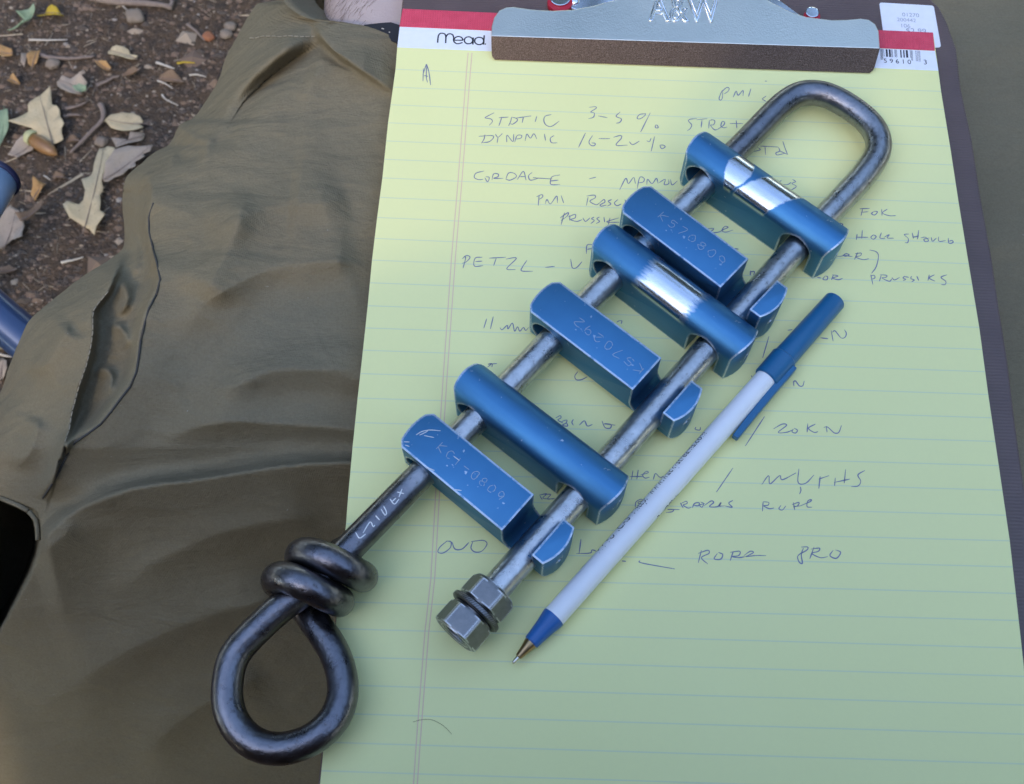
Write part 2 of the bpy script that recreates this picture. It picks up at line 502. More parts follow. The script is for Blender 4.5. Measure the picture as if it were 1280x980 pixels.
def b_flange(n, b):
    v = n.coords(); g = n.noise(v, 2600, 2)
    n.l(n.mix(n.ramp(g, [(.40, 0.0), (.74, 1.0)]), (.085, .064, .054), (.185, .150, .13)), b.inputs["Base Color"])  # brown base colour stands in for the sitter's dark reflection
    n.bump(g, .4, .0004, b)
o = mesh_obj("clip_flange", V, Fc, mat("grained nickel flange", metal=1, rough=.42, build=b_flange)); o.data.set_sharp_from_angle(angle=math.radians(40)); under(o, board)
t = text_mesh("lettering", "A&W", .01, M_EMB, fill_mode='NONE', bevel_depth=.00027, bevel_resolution=1)
place_text(t, at(810, 25.2, ZC) + Vector((0, 0, .0001)), at(901, 27.4, ZC) + Vector((0, 0, .0001)))
pv = at(855, 26.3, ZC); t.data.transform(Matrix.Translation(pv) @ Matrix.Diagonal((1, 1.55, 1, 1)) @ Matrix.Translation(-pv)); under(t, board); t.parent = clip_plate; t["label"] = "raised letters of the clip, cut off by the photo's top edge"
# base plate, its slot, rivet and the chrome spring barrel behind the pad
bp = xy([(704, -6), (707, 3), (712, 9), (722, 12.5), (740, 12), (780, 9), (930, 12), (985, 17), (1003, 20.5), (990, 11), (975, 0), (950, -14), (760, -22), (715, -18)], -3.2)
o = prism("base_plate", ccw(bp), -.0048, -.0032, M_CHROME, None, .0003, 2); under(o, board); base_plate = o
bm = bmesh.new(); bmesh.ops.create_uvsphere(bm, u_segments=16, v_segments=8, radius=.0022)
bmesh.ops.scale(bm, vec=(1, 1, .5), verts=bm.verts); bmesh.ops.translate(bm, vec=at(718, 1, -3.2), verts=bm.verts)
o = bm_obj("rivet", bm, M_CHROME, None, True); under(o, board); o.parent = base_plate
o = prism("slot_rim", ccw(round_poly(xy([(946, -1), (952, -3), (983, 13), (980, 16)], -3.0), .001)), -.0031, -.0028, M_CLIP, None); under(o, board); o.parent = base_plate
for u, v, r in ((700, 2, .0052), (1015, 20, .0034)):  # red discs put where the binding tape reflects in the chrome
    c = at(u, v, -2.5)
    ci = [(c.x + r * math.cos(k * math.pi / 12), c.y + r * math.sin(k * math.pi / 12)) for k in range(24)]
    o = prism("reflection_disc", ci, Z_BOARD * .001, -.0022, M_RED_REFLECTION, None, .0004, 2); under(o, board)
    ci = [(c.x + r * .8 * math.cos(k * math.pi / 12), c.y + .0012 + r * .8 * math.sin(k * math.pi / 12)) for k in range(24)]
    q = prism("disc_cap", ci, -.0022, -.0014, M_CHROME, None, .0003, 2); under(q, board); q.parent = o
# price sticker, half under the pad
st = [(1099, 3.2), (1167, 7.2), (1176.3, 59.2), (1150, 60), (1106, 56)]
o = prism("price_sticker", ccw(round_poly(xy(st, Z_BOARD + .1), .0012)), Z_BOARD * .001 + .00003, Z_BOARD * .001 + .00018, M_WHITE); under(o, board); sticker = o
for body, a, b_ in (("01270", (1128, 20.3), (1149, 21.4)), ("200442", (1121.5, 26.3), (1145, 27.7)), ("106", (1127, 34.2), (1138, 34.8)), ("$2 99", (1133, 41), (1158, 42))):
    t = text_mesh("print_line", body, .01, M_GREYINK)
    place_text(t, at(*a, Z_BOARD + .25), at(*b_, Z_BOARD + .25)); under(t, board); t.parent = sticker

# ------------------------------------------------------------------ legal pad
pad = thing("legal_pad", "yellow ruled legal pad with red binding and blue handwriting on the clipboard", "notepad", (.108, -.14, -.005))
L_PX = [(496.5, 59.2), (494.5, 86.2), (485, 153.8), (478, 222), (471.5, 271.2), (465, 325), (459.5, 383.2), (453.7, 437.5), (447, 497.5), (440.7, 559), (435, 621.7), (432.5, 655), (402, 960), (391, 1075)]
R_PX = [(1173, 88.6), (1176.4, 114.8), (1187.6, 182.9), (1198.3, 253), (1211, 330.4), (1224.1, 409.4), (1235.3, 493), (1248.5, 582.2), (1262.2, 675.9), (1273.5, 775.9), (1280.5, 840), (1311, 1090)]
TLp, TRp = (503, 12), (1166.5, 41.6)
outline = [TLp] + L_PX + R_PX[::-1] + [TRp]
o = prism("sheet_block", ccw(xy(outline, 0)), Z_BOARD * .001 + .00002, 0.0, M_PAPER, None); under(o, pad)
def edge_at(E, v):
    vs = [q[1] for q in E]; us = [q[0] for q in E]
    return float(np.interp(v, vs, us))
# white header and red tape
W_PX = [(499.6, 33.6), (1168.4, 63.8), (1172.9, 88.5), (835, 73.5), (496.6, 59.2)]
o = prism("header_strip", ccw(xy(W_PX, 0)), .00002, .00008, M_WHITE); under(o, pad); header = o
T_PX = [(503.2, 11.7), (1166.3, 41.5), (1168.6, 64), (835, 48.6), (499.4, 33.9)]
o = prism("binding_tape", ccw(xy(T_PX, 0)), -.0049, .0003, M_TAPE, None, .0002, 2)
o.data.transform(Matrix.Translation((0, .0002, 0))); under(o, pad)
# "mead" logo and the barcode
def strokes(region, scale, lines, z=0.1, n=6):
    out = []
    for ln in lines:
        P = [at(region[0] + x / scale, region[1] + y / scale, z) for x, y in ln]
        out.append(catmull(P, n) if len(P) > 2 else [P[0].lerp(P[1], i / 4) for i in range(5)])
    return out
def ring(cx, cy, rx, ry, a0=0, a1=360, n=16):
    return [(cx + rx * math.cos(math.radians(a0 + (a1 - a0) * i / n)), cy + ry * math.sin(math.radians(a0 + (a1 - a0) * i / n))) for i in range(n + 1)]
logo = [[(430, 305), (433, 260), (440, 222), (458, 200), (485, 197), (512, 207), (524, 240), (521, 310)],
        [(524, 240), (545, 210), (575, 203), (604, 218), (613, 250), (612, 275)],
        [(622, 276), (720, 278)], [(720, 278), (706, 248), (668, 234), (634, 246), (613, 276), (626, 303), (664, 317), (716, 303)],
        ring(783, 278, 48, 40), [(838, 245), (832, 326)], ring(905, 285, 52, 42), [(963, 220), (955, 327)], [(968, 320), (982, 322)]]
V = []; Fc = []; ribbon_geo(strokes((500, 20), 9.143, logo, .13), .00058, V, Fc, taper=1.0)
o = mesh_obj("logo", V, Fc, M_BLACK, None, False); under(o, pad); o.parent = header
V = []; Fc = []
bars = [(203, 600, 730, 6), (214, 600, 730, 5), (225, 600, 730, 6), (240, 600, 690, 5), (276, 603, 695, 22), (313, 605, 698, 22), (333, 606, 700, 5), (345, 606, 700, 6), (375, 608, 700, 5), (386, 608, 700, 5), (398, 609, 702, 5),
        (449, 611, 706, 16), (486, 613, 706, 16), (523, 614, 706, 24), (565, 616, 706, 5), (578, 617, 745, 5), (590, 618, 745, 5), (634, 620, 750, 5), (650, 621, 752, 5), (668, 622, 754, 5), (682, 622, 754, 5)]
for x, y0, y1, w in bars:
    q = [at(1080 + (x - w / 2 + (dy * .12)) / 9.8, (y0 if not k else y1) / 9.8, .13) for k, dy in ((0, 0), (1, 60))] + [at(1080 + (x + w / 2 + (dy * .12)) / 9.8, (y1 if k else y0) / 9.8, .13) for k, dy in ((1, 60), (0, 0))]
    b0 = len(V); V += q; Fc.append((b0, b0 + 1, b0 + 2, b0 + 3))
o = mesh_obj("barcode", V, Fc, M_BLACK, None, False); under(o, pad); o.parent = header
for body, a, b_ in (("5 9 6 1 0", (1105, 78.3), (1139, 80)), ("3", (1155, 80.3), (1158.8, 80.5))):
    t = text_mesh("barcode_digits", body, .01, M_BLACK)
    place_text(t, at(*a, .14), at(*b_, .14)); under(t, pad); t.parent = header
# ruling: each line's ends were measured on both edges of the sheet
kl = np.array([1, 2, 3, 4, 5, 6, 7, 8, 9, 10, 11, 12, 13, 14, 15, 16, 17, 18, 19, 20, 21, 22, 25, 26, 27, 28, 29, 30])
vl = np.array([86.2, 109, 131.2, 153.8, 176.5, 199, 222, 246.2, 271.2, 297.5, 325, 354, 383.2, 410.5, 437.5, 466.5, 497.5, 528, 559, 589.5, 621.7, 655, 752, 785.5, 821, 856, 891.5, 927.5])
vr = np.array([114.8, 136.2, 159.5, 182.9, 205.8, 230.2, 253, 279.4, 304.4, 330.4, 356, 382.4, 409.4, 436.4, 464.6, 493, 521.7, 551.6, 582.2, 613.1, 644, 675.9, 708.7, 741.8, 775.9, 810, 845.3, 881.3, 918.3])
pl = np.polyfit(kl, vl, 5); prr = np.polyfit(np.arange(1, 30), vr, 3)
V = []; Fc = []; lines = []
for k in range(1, 35):
    v0 = float(np.interp(k, kl, vl)) * .6 + .4 * float(np.polyval(pl, k)) if k <= 30 else 927.5 + 36 * (k - 30)
    v1 = float(np.polyval(prr, k)) if k <= 30 else 955 + 37 * (k - 30)
    p0 = at(edge_at(L_PX, v0) + .4, v0, .03); p1 = at(edge_at(R_PX, v1) - .4, v1, .03)
    lines.append([p0.lerp(p1, i / 12) for i in range(13)])
ribbon_geo(lines, .00042, V, Fc, taper=1.0)
o = mesh_obj("ruled_lines", V, Fc, M_LINE, None, False); under(o, pad)
for off in (-2.4, 2.4):
    mg = [(587.6, 66), (585.5, 90), (575, 226), (567, 320), (560.5, 413), (556.5, 470), (548, 600), (541, 723), (533.5, 790.5), (528, 860), (522.5, 932.5), (519, 985), (513, 1070)]
    P = [at(u + off, v, .05) for u, v in mg]
    V = []; Fc = []; ribbon_geo([P], .00034, V, Fc, taper=1.0)
    o = mesh_obj("margin_line", V, Fc, M_MARGIN, None, False); under(o, pad)

Z1 = ((570, 130), 4.571); Z2 = ((570, 210), 4.571); Z3 = ((1000, 240), 6.095); Z4 = ((840, 100), 6.535); Z5 = ((740, 260), 5.818)
Z6 = ((930, 380), 8.167); Z7 = ((590, 380), 5.445); Z8 = ((660, 500), 5.333); Z9 = ((880, 500), 5.818); Z10 = ((540, 590), 4.0); Z11 = ((740, 640), 3.765); Z12 = ((500, 20), 9.143)
HAND = [
 (Z1, [[(218,50),(175,72),(168,80),(198,85),(208,100),(190,122)], [(262,75),(245,125)], [(245,78),(300,75)], [(318,75),(312,100),(300,125)], [(318,75),(345,82),(350,95),(325,115),(310,112)],
       [(385,75),(378,108)], [(345,80),(430,68)], [(462,68),(452,102)], [(545,60),(510,70),(502,95),(515,120),(545,128),(590,98)], [(760,20),(795,15),(800,25),(770,45),(790,52),(785,75),(755,85)],
       [(812,68),(865,78)], [(938,45),(915,70),(945,85),(935,105),(915,110)], [(1085,55),(1050,60),(1035,80),(1050,85),(1075,70),(1085,55)], [(1110,50),(1055,160)], [(1140,120),(1140,135),(1155,135),(1150,122),(1140,120)]]),
 (Z1, [[(165,175),(160,200),(145,225)], [(130,185),(200,180),(215,190),(190,215),(145,222)], [(225,172),(240,190),(265,168)], [(240,190),(235,222)], [(290,218),(292,178),(325,215),(330,172)],
       [(335,218),(350,180),(375,180),(370,195),(345,200)], [(395,210),(405,172),(425,195),(445,170),(462,200)], [(505,170),(512,210)], [(560,180),(540,195),(545,220),(580,222)], [(740,165),(700,248)],
       [(780,180),(760,215),(770,235),(790,238),(795,225),(775,222)], [(815,198),(880,198)], [(900,190),(940,180),(945,195),(915,235),(980,235)], [(990,215),(1010,232),(1048,212)], [(1090,210),(1105,215),(1115,195)],
       [(1135,185),(1115,270)], [(1165,235),(1175,255),(1195,245),(1185,235),(1165,235)]]),
 (Z1, [[(160,383),(115,395),(105,420),(130,432),(155,430)], [(165,420),(180,445),(190,420),(170,415)], [(205,435),(215,400),(240,400),(240,415),(215,425),(270,425)], [(285,430),(300,395),(330,395),(345,415),(310,435),(285,430)],
       [(350,432),(385,385),(400,435)], [(365,415),(395,415)], [(435,390),(415,410),(425,435),(465,425),(440,420)], [(440,422),(550,428)], [(595,405),(550,415),(540,440),(545,460),(595,460)], [(540,440),(585,435)],
       [(760,428),(800,418)], [(935,490),(970,425),(985,455),(1015,420),(1025,455)], [(1035,485),(1050,420),(1075,425),(1070,445),(1045,450)], [(1090,460),(1095,430),(1120,455),(1145,425),(1155,455)],
       [(1160,450),(1195,430),(1190,460),(1215,455),(1215,430)], [(1225,430),(1235,462),(1265,440)]]),
 (Z2, [[(475,155),(470,215)], [(460,165),(490,152),(495,165),(475,180)], [(510,205),(520,180),(540,205),(575,160),(580,200)], [(600,155),(615,200)], [(755,165),(745,215)],
       [(745,160),(790,155),(795,170),(765,190),(800,210),(820,200)], [(820,200),(845,180),(850,195),(825,210),(830,218),(860,212)], [(890,180),(870,190),(885,205),(865,218)], [(925,180),(905,200),(920,215),(945,205)], [(965,180),(980,215)]]),
 (Z2, [[(620,255),(600,325)], [(595,285),(640,255),(635,275),(600,300)], [(650,270),(650,300)], [(640,280),(680,265),(680,285),(655,295),(690,305),(720,295)], [(725,285),(740,305),(765,285)],
       [(790,280),(775,290),(790,300),(770,318)], [(820,280),(805,290),(820,305),(800,318)], [(845,280),(850,310)], [(880,285),(870,325)], [(930,285),(860,308),(935,310)]]),
 (Z2, [[(790,440),(750,440),(745,490)], [(750,465),(775,460)], [(46,505),(55,515),(40,572)], [(35,520),(60,500),(80,510),(60,535),(35,545)], [(150,510),(110,515),(105,560),(155,558)], [(110,535),(150,532)], [(190,515),(285,510)],
       [(230,515),(215,558)], [(285,520),(345,515),(290,575),(340,580)], [(405,528),(380,565),(376,588),(440,590)], [(510,568),(565,562)], [(655,520),(665,570),(690,568),(720,535)]]),
 (Z3, [[(530,125),(455,128)], [(478,128),(465,180)], [(465,155),(520,150)], [(560,150),(545,165),(570,175),(590,150),(560,148)], [(622,130),(625,180)], [(665,130),(628,160),(680,180),(730,180)], [(300,235),(325,245),(320,265)]]),
 (Z3, [[(435,320),(430,365)], [(475,290),(470,355)], [(425,345),(520,345)], [(560,325),(540,345),(560,360),(580,340),(560,325)], [(620,310),(610,350),(650,355)], [(640,345),(680,325),(665,350),(715,352)],
       [(830,320),(795,325),(825,355),(820,385),(800,385)], [(855,310),(865,355)], [(905,290),(895,360)], [(860,345),(905,335)], [(920,350),(955,345),(980,370),(955,378),(945,360),(985,350)], [(1000,345),(1010,375),(1040,350)],
       [(1055,340),(1060,375),(1110,370)], [(1130,350),(1135,390),(1165,385),(1160,370),(1135,375)]]),
 (Z3, [[(280,490),(320,488),(350,470),(375,480),(345,490),(330,480),(380,490),(400,490)], [(440,460),(415,515)], [(420,470),(465,465),(460,485),(425,495),(480,515),(525,508)], [(530,442),(580,455),(598,490),(580,570),(545,620)]]),
 (Z3, [[(130,650),(160,655)], [(190,640),(175,665),(205,668),(210,645),(190,640)], [(255,630),(240,670)], [(245,630),(290,640),(250,655),(290,668),(325,658)], [(540,630),(555,705)], [(535,640),(565,635),(570,655),(545,665)],
       [(620,630),(605,680)], [(610,630),(660,635),(655,650),(625,655),(680,680),(700,660)], [(700,650),(720,670),(760,650)], [(800,640),(785,655),(805,665),(785,675)], [(800,645),(830,650)], [(850,640),(845,660),(870,670),(850,685)],
       [(890,640),(905,675)], [(985,630),(975,675)], [(1025,630),(985,655),(1030,680)], [(1120,630),(1075,650),(1110,680),(1105,705),(1075,705)]]),
 (Z4, [[(412,82),(395,120),(385,150),(395,165),(410,150),(415,100)], [(395,110),(440,65),(465,65),(460,90),(425,115)], [(500,140),(525,90),(540,125),(580,85),(580,130)], [(645,70),(625,135)], [(770,130),(740,155),(770,175)], [(758,8),(775,10)]]),
 (Z4, [[(205,315),(150,320),(135,335),(160,365),(150,395),(125,415)], [(200,325),(290,315)], [(245,325),(238,390)], [(305,330),(300,395)], [(305,332),(330,325),(350,335),(340,365),(315,370),(345,405),(370,405)],
       [(370,405),(420,370),(430,345),(410,340),(400,375),(420,390),(450,385)], [(470,355),(580,355)], [(525,330),(530,395)]]),
 (Z4, [[(660,585),(720,570),(690,545)], [(720,540),(820,545),(870,548)], [(760,545),(765,610)], [(870,550),(880,580),(850,595),(860,612),(920,600)], [(905,500),(925,560),(945,610)], [(880,580),(945,608)]]),
 (Z4, [[(860,815),(875,830),(895,820)], [(885,850),(940,855),(975,835)], [(985,812),(1010,830),(980,845),(1015,870),(965,905)]]),
 (Z5, [[(835,150),(885,150),(860,180),(920,175),(960,155),(990,140),(965,135),(945,165),(975,175),(1025,160)], [(1155,455),(1150,490)], [(1150,465),(1180,462),(1175,490)], [(1038,294),(1064,297)], [(1040,298),(1066,300)]]),
 (Z6, [[(445,268),(495,262)], [(255,330),(190,550)], [(780,345),(860,355)], [(890,270),(910,380)], [(900,290),(930,275),(990,345),(1030,340),(1045,300),(1025,262)], [(505,785),(510,840)], [(505,800),(525,785),(565,835),(600,835),(615,785)], [(75,730),(82,748)]]),
 (Z7, [[(100,100),(80,165)], [(145,85),(125,170)], [(190,160),(205,175),(240,145),(245,170),(275,130),(290,185),(310,155),(325,185),(350,160),(365,180),(385,160)], [(985,125),(1000,115),(1020,115),(1015,135)],
       [(105,430),(135,405),(110,410),(170,405)], [(135,430),(140,405)], [(720,460),(700,490),(710,515),(745,515),(785,495)]]),
 (Z7, [[(570,775),(600,760),(605,775),(585,790),(620,810)], [(610,800),(645,790),(640,810),(615,825),(650,830),(640,800)], [(690,785),(680,805),(690,825)], [(730,825),(765,795),(785,830),(820,820)], [(885,795),(905,840),(940,845),(945,820),(900,815),(975,825)]]),
 (Z9, [[(440,120),(300,335)], [(505,210),(570,175),(600,185),(540,235),(600,235),(650,215)], [(650,210),(640,230),(665,240),(680,220),(655,205)],
       [(755,170),(750,235)], [(810,175),(760,205),(800,235),(830,230)], [(870,200),(895,195),(920,215),(950,240),(980,235),(1000,185)], [(890,190),(895,235)]]),
 (Z8, [[(700,470),(690,530)], [(735,465),(725,530)], [(680,510),(770,510)], [(750,500),(800,485),(790,475),(765,500),(780,520),(810,515)], [(835,530),(850,490),(880,515),(915,505)], [(1120,180),(1115,195),(1145,200),(1150,180)]]),
 (Z9, [[(210,495),(90,670)], [(420,615),(470,550),(480,610),(550,550),(570,580),(670,530)], [(690,500),(685,600),(740,605),(800,545)], [(700,630),(705,655),(695,685)], [(845,555),(835,645)], [(835,575),(910,550)],
       [(955,565),(950,625)], [(1030,505),(1020,605)], [(945,600),(1060,575)], [(1170,512),(1120,545),(1140,590),(1120,625),(1070,630)]]),
 (Z8, [[(80,640),(95,665)], [(75,635),(125,625),(100,655),(170,660)], [(110,630),(150,630),(130,660),(180,655)], [(715,715),(720,680),(750,662),(765,665)], [(740,700),(735,680),(760,675),(775,685)], [(920,750),(960,745),(970,730),(930,730),(1010,730)],
       [(1015,685),(1035,720)], [(1020,690),(1055,675),(1060,690),(1035,700),(1065,720),(1090,715)], [(1095,720),(1110,690),(1140,685),(1135,705),(1100,700)], [(1150,680),(1170,690),(1160,715),(1145,700),(1180,690)]]),
 (Z9, [[(0,770),(50,735),(70,745),(40,775),(100,775),(125,745),(110,770),(150,770)], [(210,730),(180,750),(205,780),(150,770)], [(430,740),(425,810)], [(430,740),(470,745),(465,765),(435,770),(475,790),(510,785)], [(560,765),(545,790),(570,800),(595,770)],
       [(650,745),(660,800)], [(640,760),(690,745),(680,770),(650,775),(700,770)], [(700,770),(770,740),(780,725),(755,735),(750,775),(785,780)]]),
 (Z10, [[(75,345),(40,375),(30,400),(55,405),(90,380),(95,350),(70,345)], [(100,350),(115,385),(150,385),(185,352)], [(205,345),(195,380),(215,400),(250,395),(275,360),(255,342),(195,348)], [(745,335),(735,410)], [(720,408),(790,405),(800,390),(820,395)]]),
 (Z11, [[(225,228),(235,240),(390,268)], [(140,230),(160,232)], [(515,180),(500,240)], [(500,195),(545,180),(550,195),(515,215),(545,245)], [(590,195),(575,220),(605,222),(615,200),(595,190)], [(665,185),(650,230)],
       [(650,190),(695,185),(690,205),(660,210),(690,215),(720,210)], [(715,205),(745,185),(760,190),(735,205),(725,210),(770,205),(820,205)], [(995,170),(985,200),(990,240),(975,235),(970,205),(1010,180),(1015,165),(985,165)],
       [(1045,165),(1025,220)], [(1030,175),(1070,170),(1065,185),(1035,195),(1075,215),(1110,210)], [(1135,180),(1120,205),(1150,218),(1170,190),(1145,178)]]),
 (Z12, [[(268,600),(262,745)], [(262,670),(305,550),(300,690),(315,760)], [(305,550),(330,640),(350,790)], [(275,680),(320,690)]]),
]
for (reg, scl), lns in HAND:                                # one part per written word
    words = []
    for ln in sorted(lns, key=lambda q: min(x for x, y in q)):
        x0, x1 = min(x for x, y in ln), max(x for x, y in ln); y0, y1 = min(y for x, y in ln), max(y for x, y in ln)
        for w in words:
            if x0 - w[1] < 7.5 * scl and y0 < w[3] + 3 * scl and y1 > w[2] - 3 * scl:
                w[0].append(ln); w[1] = max(w[1], x1); w[2] = min(w[2], y0); w[3] = max(w[3], y1); break
        else: words.append([[ln], x1, y0, y1])
    for w in words:
        V = []; Fc = []; ribbon_geo(strokes(reg, scl, w[0], .08), .00034, V, Fc, taper=.5, vary=.55)
        o = mesh_obj("handwriting", V, Fc, M_INK, None, False); under(o, pad)

# ------------------------------------------------------------------ rappel rack
rack = thing("rappel_rack", "steel rappel rack with six blue bars and a coiled eye lying across the yellow pad", "rappel rack", (.085, -.12, 0))
RODR = .00475
def rz(u):                                                  # the coil props the lower end up a little
    return float(np.interp(u, [0, 250], [12.0, 9.0]))
Lpx = [(521, 598.8), (638.8, 478.8), (746, 366.5), (866, 245), (921, 188)]
def lpt(u, v, du): return at(u, v, rz(du))
upx = [(45,655),(150,545),(250,440),(345,345),(430,280),(520,235),(640,230),(750,258),(870,320),(980,395),(1075,480),(1130,570),(1145,660),(1120,750),(1050,850),(965,955)]
upx = [(920 + x / 6.4, 80 + y / 6.4) for x, y in upx]
Rpx = [(991, 315), (958.7, 351), (880, 441), (805, 527), (764.4, 573), (711, 632.5), (660, 690), (628, 726), (606, 751)]
eye_px = [(346.4, 763), (312, 796), (290.7, 823), (283.6, 861.4), (286.4, 889.3), (299.3, 913.9), (320.7, 931), (346.4, 936.4), (372.1, 932), (397.9, 919.3), (417.1, 900), (426.8, 878.6), (428.9, 855), (423.6, 829.3), (412.9, 805.7), (400, 787)]
ax0 = at(413.7, 708.5, 12.0); ax1 = at(521, 598.8, 11.2)
axd = (ax1 - ax0).normalized(); axn = Vector((axd.y, -axd.x, 0)).normalized()      # to the right of the axis
axu = axn.cross(axd).normalized()
if axu.z < 0: axu = -axu
coil = []
phis = np.linspace(-.5, 3.75, 60)
for ph in phis:
    al = float(np.interp(ph, [-.5, 0, .5, 1, 1.5, 2, 2.5, 3, 3.75], [-13.5, -14.6, -10.3, -5.8, -5.4, -4.6, 0, 4.6, 5.0])) * .001
    r = .0096
    coil.append(ax0 + axd * al - axn * math.cos(ph * math.pi) * r + axu * math.sin(ph * math.pi) * r)
# path: free coil end ... coil ... right leg of the eye ... eye ... straight shaft ... U bend ... threaded end
path = coil[::-1]
path += catmull([at(u, v, z) for (u, v), z in zip(eye_px[::-1], np.linspace(5.0, 9.5, 6).tolist() + [10.0] * 4 + np.linspace(10, 12, 6).tolist())], 6)
shaft = [(385, 735), (413.7, 708.5), (438.8, 683)]
rest = [at(u, v, 12.0) for u, v in shaft]
n_coil = len(path)
rest += [at(u, v, rz(40 + 50 * i)) for i, (u, v) in enumerate(Lpx)]
rest += [at(u, v, 9.0) for u, v in upx]
rest += [at(u, v, z) for (u, v), z in zip(Rpx, np.linspace(9.0, 11.6, len(Rpx)))]
path += catmull(rest, 6)
# even out
def resample(P, step):
    d = [0.0]
    for a, b in zip(P, P[1:]): d.append(d[-1] + (b - a).length)
    n = int(d[-1] / step); out = []; j = 0
    for i in range(n + 1):
        s = d[-1] * i / n
        while j < len(d) - 2 and d[j + 1] < s: j += 1
        w = (s - d[j]) / max(1e-9, d[j + 1] - d[j]); out.append(P[j].lerp(P[j + 1], w))
    return out
path = resample(path, .0014)
for _ in range(4):
    path = [path[0]] + [(path[i - 1] + path[i] * 2 + path[i + 1]) / 4 for i in range(1, len(path) - 1)] + [path[-1]]
rod = tube("frame_rod", path, RODR, M_STEEL, None, 28)
att = rod.data.attributes.new("wear", 'FLOAT', 'POINT')
npth = len(path)
ln = [0.0]
for a, b in zip(path, path[1:]): ln.append(ln[-1] + (b - a).length)
i_bar1 = min(range(npth // 4, npth), key=lambda i: (path[i] - at(530, 590, 11)).length)
i_bar6 = min(range(npth // 4, npth), key=lambda i: (path[i] - at(885, 225, 9.4)).length)
i_u1 = min(range(npth // 2, npth), key=lambda i: (path[i] - at(1033, 268, 9)).length)
wv = np.interp(np.arange(npth), [0, i_bar1 - 8, i_bar1 + 6, i_bar6 - 4, i_bar6 + 6, (i_bar6 + i_u1) // 2, i_u1, npth - 1], [.10, .14, .85, 1.0, .30, .22, .80, 1.0])
att.data.foreach_set("value", np.repeat(wv, 28).astype(np.float32))
under(rod, rack)
# scratched name on the shaft
def scratch_on(region, scale, lines, zfun, w, m, name, parent, root):
    V = []; Fc = []
    out = []
    for ln_ in lines:
        P = []
        for x, y in ln_:
            u = region[0] + x / scale; v = region[1] + y / scale
            P.append(at(u, v, zfun(u, v)))
        out.append(catmull(P, 4) if len(P) > 2 else [P[0].lerp(P[1], i / 4) for i in range(5)])
    ribbon_geo(out, w, V, Fc, taper=.6)
    o = mesh_obj(name, V, Fc, m, None, False); o.data.transform((Matrix.Translation(root.location) @ parent.matrix_basis).inverted()); o.parent = parent; return o
lay = [[(178, 742), (198, 770), (228, 750)], [(215, 745), (250, 690), (265, 712), (275, 705)], [(278, 658), (298, 680)], [(305, 625), (325, 655), (332, 640), (318, 610)], [(350, 575), (372, 600), (395, 575)], [(360, 588), (380, 570)], [(385, 540), (420, 548)], [(410, 525), (395, 565)]]
V = []; Fc = []; out = []
ia, ib = [min(range(npth), key=lambda i: (path[i] - q).length) for q in (at(438.8, 683, 12.0), at(521, 598.8, 11.2))]
shaft_a, shaft_b = path[ia], path[ib]
for ln_ in lay:
    P = []
    for x, y in ln_:
        u, v = 400 + x / 4, 480 + y / 4
        d = (RX * ((u - 640) / F_PX) + RY * ((v - 480) / F_PX) + RZ).normalized()
        # meet the rod's cylinder
        a = (shaft_b - shaft_a).normalized(); w = CAM - shaft_a
        dp = d - a * d.dot(a); wp = w - a * w.dot(a)
        A, B, C = dp.dot(dp), 2 * dp.dot(wp), wp.dot(wp) - (RODR + .00018) ** 2
        D = max(0, B * B - 4 * A * C); P.append(CAM + d * ((-B - math.sqrt(D)) / (2 * A)))
    out.append(catmull(P, 4) if len(P) > 2 else [P[0].lerp(P[1], i / 4) for i in range(5)])
ribbon_geo(out, .00034, V, Fc, normal=(CAM - shaft_a).normalized(), taper=.6)
o = mesh_obj("scratched_lettering", V, Fc, M_SCRATCH, None, False); under(o, rack); o.parent = rod

